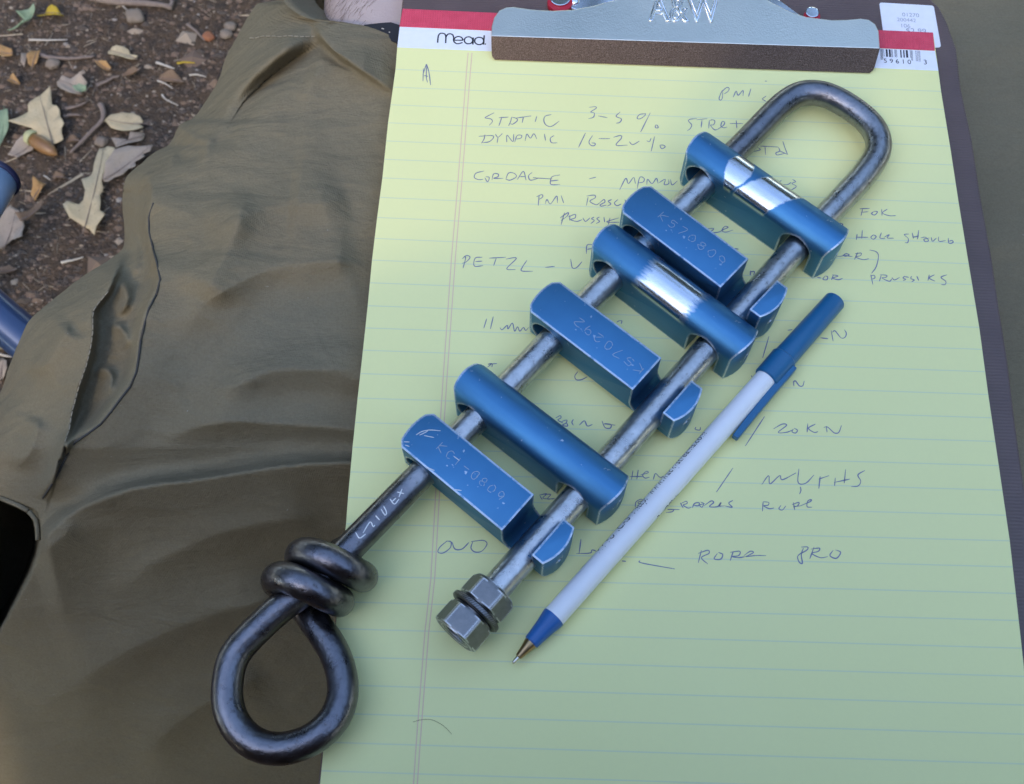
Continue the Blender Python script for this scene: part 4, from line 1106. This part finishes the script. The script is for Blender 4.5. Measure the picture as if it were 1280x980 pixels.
st = catmull([at(455, 33, -12.5), at(478, 37, -10.5), at(498, 43, -9.8), at(530, 52, -10)], 6)
V = []; Fc = []
for i, p in enumerate(st):
    w = .0005 + .0042 * min(1, i / 9)
    for dy, dz in ((w, -.0012), (w, .0004), (-w, .0004), (-w, -.0012)): V.append(p + Vector((0, dy, dz)))
for i in range(len(st) - 1):
    for k in range(4):
        a = i * 4 + k; b = i * 4 + (k + 1) % 4; Fc.append((a, b, b + 4, a + 4))
strap = mesh_obj("ankle_strap", V, Fc, M_STRAP, None, False); under(strap, person)
V = []; Fc = []
for u, v in ((477, 35.5), (486, 40), (492, 37)):
    p = at(u, v, -9.6); ribbon_geo([[p, p + Vector((.0005, -.0001, 0)), p + Vector((.0010, -.0002, 0))]], .0005, V, Fc, taper=1)
o = mesh_obj("strap_stitching", V, Fc, M_STRAW, None, False); under(o, person); o.parent = strap
# the sitter behind the camera: shirt widened to block sun, hips, head, arms
def loft(name, secs, m, seg=28, smooth=True):
    V = []; Fc = []
    for x, y, z, rx, ry in secs:
        for k in range(seg):
            a = 2 * math.pi * k / seg; c, s = math.cos(a), math.sin(a)
            V.append(Vector((x + rx * math.copysign(abs(c) ** .85, c), y + ry * math.copysign(abs(s) ** .85, s), z)))
    for i in range(len(secs) - 1):
        for k in range(seg):
            a = i * seg + k; b = i * seg + (k + 1) % seg; Fc.append((a, b, b + seg, a + seg))
    Fc.append(tuple(range(seg))[::-1]); Fc.append(tuple(range((len(secs) - 1) * seg, len(secs) * seg)))
    o = mesh_obj(name, V, Fc, m, None, smooth); return under(o, person)
TX, TY = .115, -.54
BX = .02
loft("shirt", [(BX, TY - .04, -.10, .22, .13), (BX, TY - .02, 0, .29, .14), (BX, TY, .14, .31, .125), (BX, TY, .26, .30, .125), (BX, TY + .01, .33, .27, .125), (BX + .02, TY + .02, .37, .22, .095), (TX - .02, TY + .03, .405, .13, .07), (TX, TY + .035, .435, .065, .062)], M_SHIRT)
loft("trouser_seat", [(TX, TY - .06, -.24, .17, .12), (TX, TY - .06, -.20, .20, .145), (TX, TY - .06, -.12, .20, .135), (TX, TY - .06, -.085, .192, .122)], M_CLOTH)
def lower(secs): return [(x, y, z - .035, a, b) for x, y, z, a, b in secs]
hd = loft("head", lower([(TX, TY + .035, .46, .055, .055), (TX, TY + .045, .52, .055, .06), (TX, TY + .075, .555, .05, .075), (TX, TY + .085, .58, .062, .09), (TX, TY + .08, .62, .073, .10), (TX, TY + .07, .67, .076, .10), (TX, TY + .06, .72, .07, .093), (TX, TY + .055, .75, .05, .07), (TX, TY + .05, .765, .02, .03)]), M_SKIN)
hr = loft("hair", lower([(TX, TY + .035, .64, .079, .085), (TX, TY + .045, .70, .08, .098), (TX, TY + .048, .745, .063, .083), (TX, TY + .047, .775, .03, .04)]), M_HAIR); hr.parent = hd
ns = tube("nose", catmull([at(640, 480, 0) * 0 + Vector((TX, TY + .172, .610)), Vector((TX, TY + .19, .583)), Vector((TX, TY + .178, .570))], 4), lambda t_: .006 + .006 * t_, M_SKIN, None, 10); under(ns, person); ns.parent = hd
def arm(sgn, hand):
    sh = Vector((BX + sgn * .22, TY + .01, .345)); el = Vector((.085 + sgn * .285, -.375, .035)); wr = Vector(hand) + Vector((sgn * .03, -.075, -.05))
    o = tube("sleeve", catmull([sh, sh.lerp(el, .45) + Vector((sgn * .03, -.02, 0)), el], 8), lambda t_: .052 - .012 * t_, M_SHIRT, None, 20); under(o, person)
    # forearm, palm and fingers grown from one skeleton
    me = bpy.data.meshes.new("forearm"); h = Vector(hand)
    vs_ = [el, el.lerp(wr, .4), wr, wr.lerp(h, .45), wr.lerp(h, .8)]; es = [(0, 1), (1, 2), (2, 3), (3, 4)]; rs = [.042, .038, .027, .026, .024]
    for f in range(4):
        b0 = h + Vector((-sgn * (.004 + .004 * f), 0, .024 - .016 * f)); k = len(vs_); ln_ = (.9, 1.0, .95, .75)[f]
        vs_ += [b0, b0 + Vector((-sgn * .024, .006, .002)) * ln_, b0 + Vector((-sgn * .040, -.002, .002)) * ln_]; es += [(4, k), (k, k + 1), (k + 1, k + 2)]; rs += [.010, .009, .008]
    k = len(vs_); b0 = wr.lerp(h, .5) + Vector((-sgn * .02, .004, .02)); vs_ += [b0, b0 + Vector((-sgn * .02, .012, .012)), b0 + Vector((-sgn * .034, .016, .012))]; es += [(3, k), (k, k + 1), (k + 1, k + 2)]; rs += [.013, .011, .009]
    me.from_pydata([tuple(v - person.location) for v in vs_], es, [])
    o = bpy.data.objects.new("forearm", me); COL.objects.link(o); o.parent = person
    md = o.modifiers.new("s", 'SKIN'); md.use_smooth_shade = True
    for d, r in zip(me.skin_vertices[0].data, rs): d.radius = (r, r)
    me.skin_vertices[0].data[0].use_root = True
    md = o.modifiers.new("ss", 'SUBSURF'); md.levels = 1; md.render_levels = 1
    bake(o); o.data.materials.clear(); o.data.materials.append(M_SKIN); o.data.polygons.foreach_set("use_smooth", [True] * len(o.data.polygons))
arm(-1, (.005, -.345, .36)); arm(1, (.125, -.345, .36))

# ------------------------------------------------------------------ folding chair frame at the left edge
chair = thing("folding_chair", "blue tubular folding chair frame with navy end cap at the left edge", "chair", (-.38, -.12, GZ))
e0 = at(-6, 222, -95); e1 = at(-74, 333, -80)
ud = (e1 - e0).normalized()
o = tube("frame_tube", [e0, e0.lerp(e1, .3), e0.lerp(e1, .7), e1, e1 + ud * .25], .0108, M_TUBE_LIT, None, 32); under(o, chair)
ct = [e0 + ud * .0018, e0 + ud * .0008, e0 - ud * .0005, e0 - ud * .0014, e0 - ud * .0022]
o = tube("end_cap", ct, lambda t_: (.0114, .0119, .0119, .0114, .0100)[min(4, int(round(t_ * 4)))], M_CAP, None, 32); under(o, chair)
q0 = at(-110, 304, -215); q1 = at(-20, 380, -235); q2 = at(90, 474, -255)
o = tube("frame_tube", [q0 - (q1 - q0), q0, q1, q2, q2 + (q2 - q1)], .0128, M_TUBE_SHADED, None, 32); under(o, chair)

f1 = e1 + ud * .25; f2 = q0 - (q1 - q0)
o = tube("frame_leg", catmull([f1, f1 + Vector((-.02, -.03, -.10)), Vector((f1.x + .02, f1.y - .05, GZ))], 6), .0108, M_TUBE_SHADED, None, 24); under(o, chair)
o = tube("frame_leg", catmull([f2, f2 + Vector((-.03, .0, -.07)), Vector((f2.x - .04, f2.y, GZ))], 6), .0128, M_TUBE_SHADED, None, 24); under(o, chair)
o = tube("cross_brace", [f1.lerp(f1 + Vector((-.02, -.03, -.10)), .5), f2 + Vector((-.01, 0, -.03))], .0085, M_TUBE_SHADED, None, 20); under(o, chair)

# ------------------------------------------------------------------ leaf litter
GMM = GZ * 1000
def leaf(pts, region, scale, kind, label, h=5, curl=4, group="fallen leaves on the dirt", stem=None):
    P = [at(region[0] + x / scale, region[1] + y / scale, GMM + h) for x, y in pts]
    c = sum(P, Vector()) / len(P)
    Q = [p for p in P]
    dense = []
    for i in range(len(Q)):
        a, b = Q[i], Q[(i + 1) % len(Q)]
        nn_ = max(1, int((b - a).length / .006))
        for k in range(nn_):
            p = a.lerp(b, k / nn_)
            j = noise.noise(p * 260) * .0011
            dense.append(p + (p - c).normalized() * j)
    bm = bmesh.new()
    vsx = [bm.verts.new(p - c) for p in dense]
    f = bm.faces.new(vsx)
    bmesh.ops.triangulate(bm, faces=[f])
    bmesh.ops.subdivide_edges(bm, edges=bm.edges, cuts=2, use_grid_fill=True)
    # long axis
    A = np.array([(v.co.x, v.co.y) for v in bm.verts]); w_, ev = np.linalg.eigh(np.cov(A.T)); ax = ev[:, 1]; wd = max(1e-4, math.sqrt(w_[0])); ll = max(1e-4, math.sqrt(w_[1]))
    sd = sum(ord(ch) for ch in label)
    for v in bm.verts:
        s = (-v.co.x * ax[1] + v.co.y * ax[0]) / wd; t_ = (v.co.x * ax[0] + v.co.y * ax[1]) / ll
        v.co.z += .001 * curl * (.35 * s * s + .25 * t_ * t_ * (1 if sd % 2 else -.4)) - .0009 * math.exp(-(s * 4) ** 2) + noise.noise(Vector((v.co.x * 60, v.co.y * 60, sd))) * .0022
        v.co.z = max(v.co.z, -.001 * (h - .8))
    bmesh.ops.recalc_face_normals(bm, faces=bm.faces)
    o = bm_obj("leaf", bm, M_LEAF[kind], None, True); o.location = c
    md = o.modifiers.new("s", 'SOLIDIFY'); md.thickness = .00035; bake(o)
    # raised midrib
    V = []; Fc = []
    a = Vector((ax[0], ax[1], 0)) * ll * 1.7
    zz = [.001 * curl * .25 * (1 if sd % 2 else -.4) * (1.7 * (2 * i / 8 - 1)) ** 2 + .0006 for i in range(9)]
    pth = [(-a).lerp(a, i / 8) + Vector((0, 0, zz[i])) for i in range(9)]
    V, Fc = tube_geo(pth, lambda t_: .00045 - .0003 * t_, 6)
    mesh_obj("midrib", V, Fc, M_TWIG if kind != "green" else M_LEAF["green"], o)
    return tag(o, label, "leaf", group)
A1 = ((0, 0), 4.267); A2 = ((0, 150), 3.92)
leaf([(265,455),(205,510),(150,560),(155,600),(110,640),(65,675),(120,680),(170,690),(190,712),(205,725),(220,750),(250,766),(300,760),(340,745),(332,715),(330,690),(345,665),(340,650),(325,625),(320,590),(300,565),(285,590),(278,560),(275,530),(272,490)], *A1, "pale", "large pale lobed leaf over the acorn, largest leaf on the dirt", 9, 3)
leaf([(565,650),(600,625),(660,610),(715,615),(750,630),(765,655),(745,665),(770,690),(720,708),(660,715),(600,695)], *A1, "pale", "rounded pale tan leaf with a bitten right edge beside the trouser leg", 6, 4)
leaf([(600,745),(680,745),(700,715),(770,705),(755,745),(700,780),(620,790)], *A1, "grey", "small folded tan leaf just under the rounded pale leaf", 4, 4)
leaf([(490,150),(530,135),(570,150),(560,172),(535,190),(520,240),(500,300),(508,340),(490,370),(500,410),(495,450),(525,475),(500,505),(480,530),(470,575),(440,540),(395,515),(350,490),(320,440),(345,415),(390,418),(412,395),(420,350),(405,300),(440,280),(455,255),(460,230),(475,190)], *A2, "pale", "long pale lobed oak leaf pointing down, left of the trousers", 6, 3)
leaf([(510,290),(530,230),(580,180),(640,150),(700,135),(750,130),(740,160),(700,170),(715,185),(665,205),(668,235),(630,240),(600,270),(565,285),(540,315),(515,310)], *A2, "grey", "pale pinkish jagged leaf half touching the trouser outline", 8, 4)
leaf([(0,480),(60,435),(100,450),(92,480),(110,490),(130,530),(115,560),(122,585),(60,590),(40,605),(20,625),(0,645),(-30,600),(-40,520)], *A2, "grey", "torn grey tan leaf below the blue tube's navy cap", 5, 4)
leaf([(95,480),(150,450),(180,430),(225,400),(215,430),(185,470),(160,490),(110,505)], *A2, "brown", "curled brown leaf leaning on the torn grey leaf", 10, 5)
leaf([(575,270),(600,252),(625,250),(665,258),(690,275),(700,292),(740,297),(715,312),(700,325),(655,325),(620,315),(580,295)], *A1, "pale", "small oval beige leaf alone on bare dirt", 4, 4)
leaf([(300,430),(330,400),(355,412),(380,425),(440,415),(470,450),(440,470),(430,500),(380,515),(340,500),(315,470)], *A1, "grey", "crumpled grey pink leaf above the large pale leaf", 5, 6)
leaf([(390,470),(430,455),(470,470),(455,495),(420,508)], *A1, "green", "tiny grey green leaf scrap on the crumpled leaf", 12, 4)
leaf([(190,75),(235,70),(258,48),(285,45),(310,50),(325,72),(340,88),(290,92),(230,88)], *A1, "yellow", "bright yellow narrow leaf at the top left corner", 4, 4)
leaf([(105,100),(140,75),(195,45),(200,72),(180,95),(170,120),(150,140),(130,110)], *A1, "green", "yellowish green curled leaf joined to the yellow leaf", 7, 6)
leaf([(45,168),(95,140),(135,118),(125,140),(70,165)], *A1, "green", "thin green leaf sliver below the curled green leaf", 4, 3)
leaf([(-40,240),(0,250),(40,262),(72,272),(70,300),(40,305),(0,315),(-40,310)], *A1, "orange", "orange tan leaf cut by the left photo edge", 6, 5)
leaf([(155,310),(170,285),(195,262),(215,265),(212,300),(210,340),(180,340),(172,352),(155,345)], *A1, "orange", "small square orange leaf beside a grey one", 5, 4)
leaf([(120,340),(125,300),(140,280),(155,275),(150,310),(130,360)], *A1, "grey", "narrow grey leaf beside the square orange leaf", 5, 4)
leaf([(35,425),(60,408),(85,412),(102,440),(75,450),(55,448)], *A1, "orange", "tiny orange leaf curl above the big pale leaf", 4, 5)
leaf([(512,335),(545,340),(575,352),(602,378),(585,390),(555,378),(530,360)], *A1, "orange", "small burnt orange leaf near the oval beige leaf", 4, 5)
leaf([(-30,610),(0,600),(30,585),(48,595),(55,640),(52,690),(28,735),(15,770),(0,795),(-30,780)], *A1, "green", "pale green lobed leaf at the left photo edge", 7, 4)
leaf([(55,840),(100,770),(135,745),(160,755),(180,790),(200,800),(150,810),(120,830),(100,855),(85,840)], *A1, "grey", "ragged tan leaf under the acorn by the navy cap", 3, 4)
leaf([(650,415),(690,385),(730,372),(755,380),(735,405),(680,420)], *A1, "brown", "dark brown leaf right of the burnt orange leaf", 3, 5)
leaf([(820,425),(860,405),(930,400),(985,430),(940,450),(880,435)], *A1, "brown", "reddish brown curled leaf among straws near the trousers", 3, 5)
leaf([(345,740),(400,730),(430,745),(400,765),(355,765)], *A1, "brown", "brown leaf flake right of the acorn", 3, 4)
leaf([(0,735),(50,725),(95,735),(60,755),(0,762)], *A2, "brown", "flat red brown leaf piece above the lower blue tube", 3, 4)
leaf([(255,275),(280,265),(318,272),(310,292),(262,290)], *A2, "brown", "reddish bark flake left of the long oak leaf", 3, 4)
leaf([(150,370),(185,310),(225,310),(222,340),(190,362),(165,385)], *A2, "orange", "curled amber leaf below the navy cap", 5, 6)
# strip of soil litter under the trousers' left edge
leaf([(-20,640),(20,610),(75,650),(110,690),(95,720),(40,700),(-20,720)], (0, 330), 6.53, "pale", "pale leaf tip showing under the lower blue tube", 4, 3)
leaf([(-40,800),(20,770),(60,800),(70,860),(30,930),(-40,960)], (0, 330), 6.53, "grey", "tan leaf corner beside the trouser knee at the left edge", 4, 3)

def twig(pts, region, scale, r, m, label, h=3):
    P = [at(region[0] + x / scale, region[1] + y / scale, GMM + h) for x, y in pts]
    c = P[0].copy(); V, Fc = tube_geo([p - c for p in catmull(P, 5)], lambda t_: r * (1 - .55 * t_), 8)
    o = mesh_obj("twig", V, Fc, m); o.location = c
    for v in o.data.vertices: v.co += Vector((noise.noise(v.co * 300), noise.noise(v.co * 300 + Vector((5, 1, 2))), 0)) * r * .3
    return tag(o, label, "twig", "twigs and straws on the dirt")
twig([(480,-20),(600,5),(720,15),(830,22),(915,40)], *A1, .0042, M_TWIG, "thick grey brown stick along the top photo edge", 5)
twig([(900,45),(915,20),(918,-20)], *A1, .003, M_TWIG, "short stick end beside the thick stick", 4)
twig([(210,290),(260,305),(350,312),(430,308),(500,300)], *A1, .0022, M_TWIG, "long brown twig right of the orange leaf")
twig([(155,212),(250,214),(360,212)], *A1, .0010, M_STRAW, "straight white straw below the yellow leaf")
twig([(835,333),(870,345),(930,366)], *A1, .0014, M_STRAW, "short thick white straw near the trousers")
twig([(945,337),(990,332),(1040,336)], *A1, .0011, M_LEAF["yellow"], "yellowish grass straw near the trousers")
twig([(865,505),(885,530),(950,562)], *A1, .0009, M_STRAW, "bent thin white straw below the red brown leaf")
twig([(535,555),(550,590),(545,640),(500,690),(450,740),(375,815)], *A1, .0026, M_TWIG, "crooked brown twig right of the large pale leaf", 5)
twig([(515,455),(560,438),(600,415),(640,405)], *A1, .0018, M_TWIG, "tan twig leading to the dark brown leaf")
twig([(350,580),(400,570),(460,545)], *A1, .0018, M_TWIG, "short twig touching the crumpled leaf's lower side")
twig([(340,622),(390,612),(430,615)], *A1, .0016, M_TWIG, "short pale twig right of the large leaf's lobe")
twig([(300,698),(350,688),(410,672)], *A2, .0012, M_STRAW, "white straw on dark soil below the long oak leaf")
twig([(215,272),(235,285),(247,294)], *A2, .0007, M_STRAW, "tiny white straw beside the navy cap")
twig([(1000,130),(1050,170),(1090,215)], *A1, .0016, M_TWIG, "dark twig near the pebbles by the trousers")
twig([(840,430),(880,445),(920,470)], *A1, .0009, M_STRAW, "thin straw crossing the red brown leaf")
twig([(1010,400),(1050,398),(1100,410)], *A1, .0008, M_STRAW, "faint short straw nearest the trouser crease")
twig([(650,0),(655,30),(680,55)], *A1, .0009, M_STRAW, "fine pale straw under the thick stick")
twig([(0,735),(40,748),(95,755)], (0, 330), 6.53, .0012, M_STRAW, "white straw below the lower blue tube")

def blob(name, c, r, m, label, cat, group, seed=0, sq=.75):
    bm = bmesh.new(); bmesh.ops.create_icosphere(bm, subdivisions=3, radius=1)
    for v in bm.verts:
        k = 1 + .28 * noise.noise(v.co * 1.3 + Vector((seed, 0, 0))); v.co = Vector((v.co.x * r[0] * k, v.co.y * r[1] * k, v.co.z * r[2] * k * sq))
    o = bm_obj(name, bm, m, None, True); o.location = c; return tag(o, label, cat, group)
for (x, y, r, m, lb, sd) in ((1225, 142, .0055, M_STONE, "rounded tan pebble beside the top of the trousers", 1), (1110, 195, .0055, M_RUST, "orange brown pebble near the tan pebble", 2), (720, 85, .0085, M_STONE, "broad tan stone below the thick stick", 3),
                             (280, 340, .0062, M_STONE, "grey tan pebble under the long brown twig", 4), (540, 755, .0055, M_STONE, "small grey pebble right of the crooked twig", 5), (1205, 180, .0055, M_STONE, "dull pebble just below the rounded tan pebble", 6)):
    c = at(x / 4.267, y / 4.267, GMM + r * 500); blob("pebble", c, (r, r * .85, r * .8), m, lb, "pebble", "pebbles on the dirt", sd)
# acorns
def acorn(p0, p1, r, label):
    c = (p0 + p1) / 2; root = thing("acorn", label, "acorn", tuple(c))
    d = (p1 - p0).normalized(); L = (p1 - p0).length; u = Vector((0, 0, 1)); s = d.cross(u).normalized(); u = s.cross(d)
    lathe("nut_shell", [(0, r * .55), (L * .06, r * .8), (L * .25, r), (L * .55, r * .98), (L * .8, r * .75), (L * .93, r * .42), (L * .98, r * .15), (L * 1.02, r * .05)], M_ACORN, None, 20, p0, d, u, s, root)
    lathe("acorn_cap", [(-L * .22, r * .15), (-L * .2, r * .55), (-L * .1, r * .98), (L * .03, r * 1.08), (L * .07, r * 1.02)], M_ACAP, None, 20, p0, d, u, s, root)
acorn(at(168 / 4.267, 735 / 4.267, GMM + 8), at(303 / 4.267, 825 / 4.267, GMM + 7), .0062, "brown acorn with pale cap beside the large pale leaf")
# countless small litter: chips, grit and straw bits
rnd = random.Random(11); V = []; Fc = []; mi = []
def chip(c, r, kind):
    b0 = len(V)
    if kind < 4:
        k = rnd.randint(4, 6); a0 = rnd.random() * 6.28; el = rnd.uniform(.45, 1)
        top = []
        for j in range(k):
            a = a0 + 6.283 * j / k; q = r * rnd.uniform(.7, 1.15)
            V.append(c + Vector((math.cos(a) * q, math.sin(a) * q * el, 0)))
        V.append(c + Vector((0, 0, r * rnd.uniform(.25, .8))))
        for j in range(k): Fc.append((b0 + j, b0 + (j + 1) % k, b0 + k)); mi.append(kind)
    else:
        a = rnd.random() * 6.28; d = Vector((math.cos(a), math.sin(a), rnd.uniform(-.05, .15))) * r * 3.2; s = Vector((-math.sin(a), math.cos(a), 0)) * r * .22
        z = Vector((0, 0, r * .3))
        V.extend([c - d - s, c - d + s, c + d + s * .5, c + d - s * .5, c - d * .9 + z, c + d * .9 + z])
        Fc.extend([(b0, b0 + 1, b0 + 4), (b0 + 1, b0 + 2, b0 + 5, b0 + 4), (b0 + 2, b0 + 3, b0 + 5), (b0 + 3, b0, b0 + 4, b0 + 5)]); mi.extend([kind] * 4)
for _ in range(15000):
    u = rnd.uniform(-60, 400); v = rnd.uniform(-60, 560)
    c = at(u, v, GMM)
    r = .0007 * math.exp(rnd.gauss(0, .68)) + .0003
    kind = rnd.choices((0, 1, 2, 3, 4, 5), (42, 32, 9, 2, 5, 6))[0]
    chip(c, r * (1.25 if kind < 2 else 1), kind)
o = mesh_obj("ground_litter", V, Fc, None, None, False); o["kind"] = "stuff"
for m in (mat("soil crumb", (.085, .066, .052), .95), mat("brown bark chip", (.17, .115, .08), .9), mat("tan leaf crumb", (.32, .25, .18), .85), mat("pale grit", (.30, .26, .22), .8), mat("pale straw bit", (.44, .36, .26), .8), mat("dark twig bit", (.10, .075, .06), .9)):
    o.data.materials.append(m)
o.data.polygons.foreach_set("material_index", mi)
o["label"] = "small bark chips, grit and straw bits scattered over the dirt"

# a stray hair on the sheet and a bit of lint on the trousers
hp = [at(400 + x / 4, 720 + y / 4, .15) for x, y in ((465, 730), (500, 720), (550, 717), (595, 735), (630, 760), (658, 790))]
V, Fc = tube_geo(catmull(hp, 5), .00005, 6)
o = mesh_obj("hair_strand", V, Fc, M_HAIR); recenter(o, hp[0]); tag(o, "single brown hair lying on the lower left of the yellow sheet", "hair")

# ------------------------------------------------------------------ unseen oaks added all round to shade the low sky
def oak(seed):
    rr = random.Random(seed)
    root = thing("added_oak", "unseen dark green oak added to shade the low sky", "tree", (0, 0, GZ), "added oaks shading the low sky")
    tp = [Vector((0, 0, 0)), Vector((.1, .05, 1.0)), Vector((.0, .15, 2.0)), Vector((.15, .1, 3.2)), Vector((.1, .0, 4.6))]
    V, Fc = tube_geo(catmull(tp, 4), lambda t_: .26 - .18 * t_, 12)
    for k in range(7):
        a = k * 2.4; b = Vector((.05, .1, 1.7 + k * .35)); e = b + Vector((math.cos(a) * 2.0, math.sin(a) * 2.0, 1.2 + .2 * k)); v2, f2 = tube_geo(catmull([b, b.lerp(e, .5) + Vector((0, 0, .25)), e], 4), lambda t_: .09 - .07 * t_, 7)
        o0 = len(V); V += v2; Fc += [tuple(x + o0 for x in f) for f in f2]
    mesh_obj("trunk", V, Fc, M_BARK, root)
    V = []; Fc = []
    cl = [(Vector((rr.gauss(0, 1.35), rr.gauss(0, 1.35), 4.2 + rr.gauss(0, 1.15))), rr.uniform(.7, 1.25)) for _ in range(26)]
    for c, r in cl:
        for _ in range(95):
            d = Vector((rr.gauss(0, 1), rr.gauss(0, 1), rr.gauss(0, 1))).normalized(); p = c + d * r * rr.uniform(.6, 1.05)
            x = Vector((rr.gauss(0, 1), rr.gauss(0, 1), rr.gauss(0, .6))).normalized(); y = x.cross(d).normalized() if abs(x.dot(d)) < .95 else x.orthogonal().normalized(); sz = rr.uniform(.14, .26); b0 = len(V)
            V += [p - x * sz, p - y * sz * .6, p + x * sz, p + y * sz * .6]; Fc.append((b0, b0 + 1, b0 + 2, b0 + 3))
    mesh_obj("crown", V, Fc, M_OAKLEAF, root, False)
    return root
M_BARK = mat("oak bark", (.10, .08, .065), .95)
M_OAKLEAF = mat("oak foliage", rough=.7, build=lambda n, b: n.l(n.mix(n.noise(n.coords(), 2.2, 3), (.030, .048, .020), (.075, .10, .04)), b.inputs["Base Color"]))
az_sun = math.atan2(SUN.y, SUN.x)
protos = [oak(1), oak(2)]
rr = random.Random(5); k_ = 0
for i in range(17):
    a = 2 * math.pi * i / 17 + rr.uniform(-.08, .08)
    low = abs((a - az_sun + math.pi) % (2 * math.pi) - math.pi) < .42      # lower crowns towards the sun
    R = rr.uniform(6.4, 8.2); src = protos[k_ % 2]
    if k_ < 2: o = src
    else:
        o = src.copy(); COL.objects.link(o)
        for ch in src.children:
            c = ch.copy(); COL.objects.link(c); c.parent = o
    o.location = (math.cos(a) * R, math.sin(a) * R, GZ); o.rotation_euler = (0, 0, rr.uniform(0, 6.28)); s_ = rr.uniform(.78, .98) * (.8 if low else 1); o.scale = (s_, s_, s_)
    k_ += 1
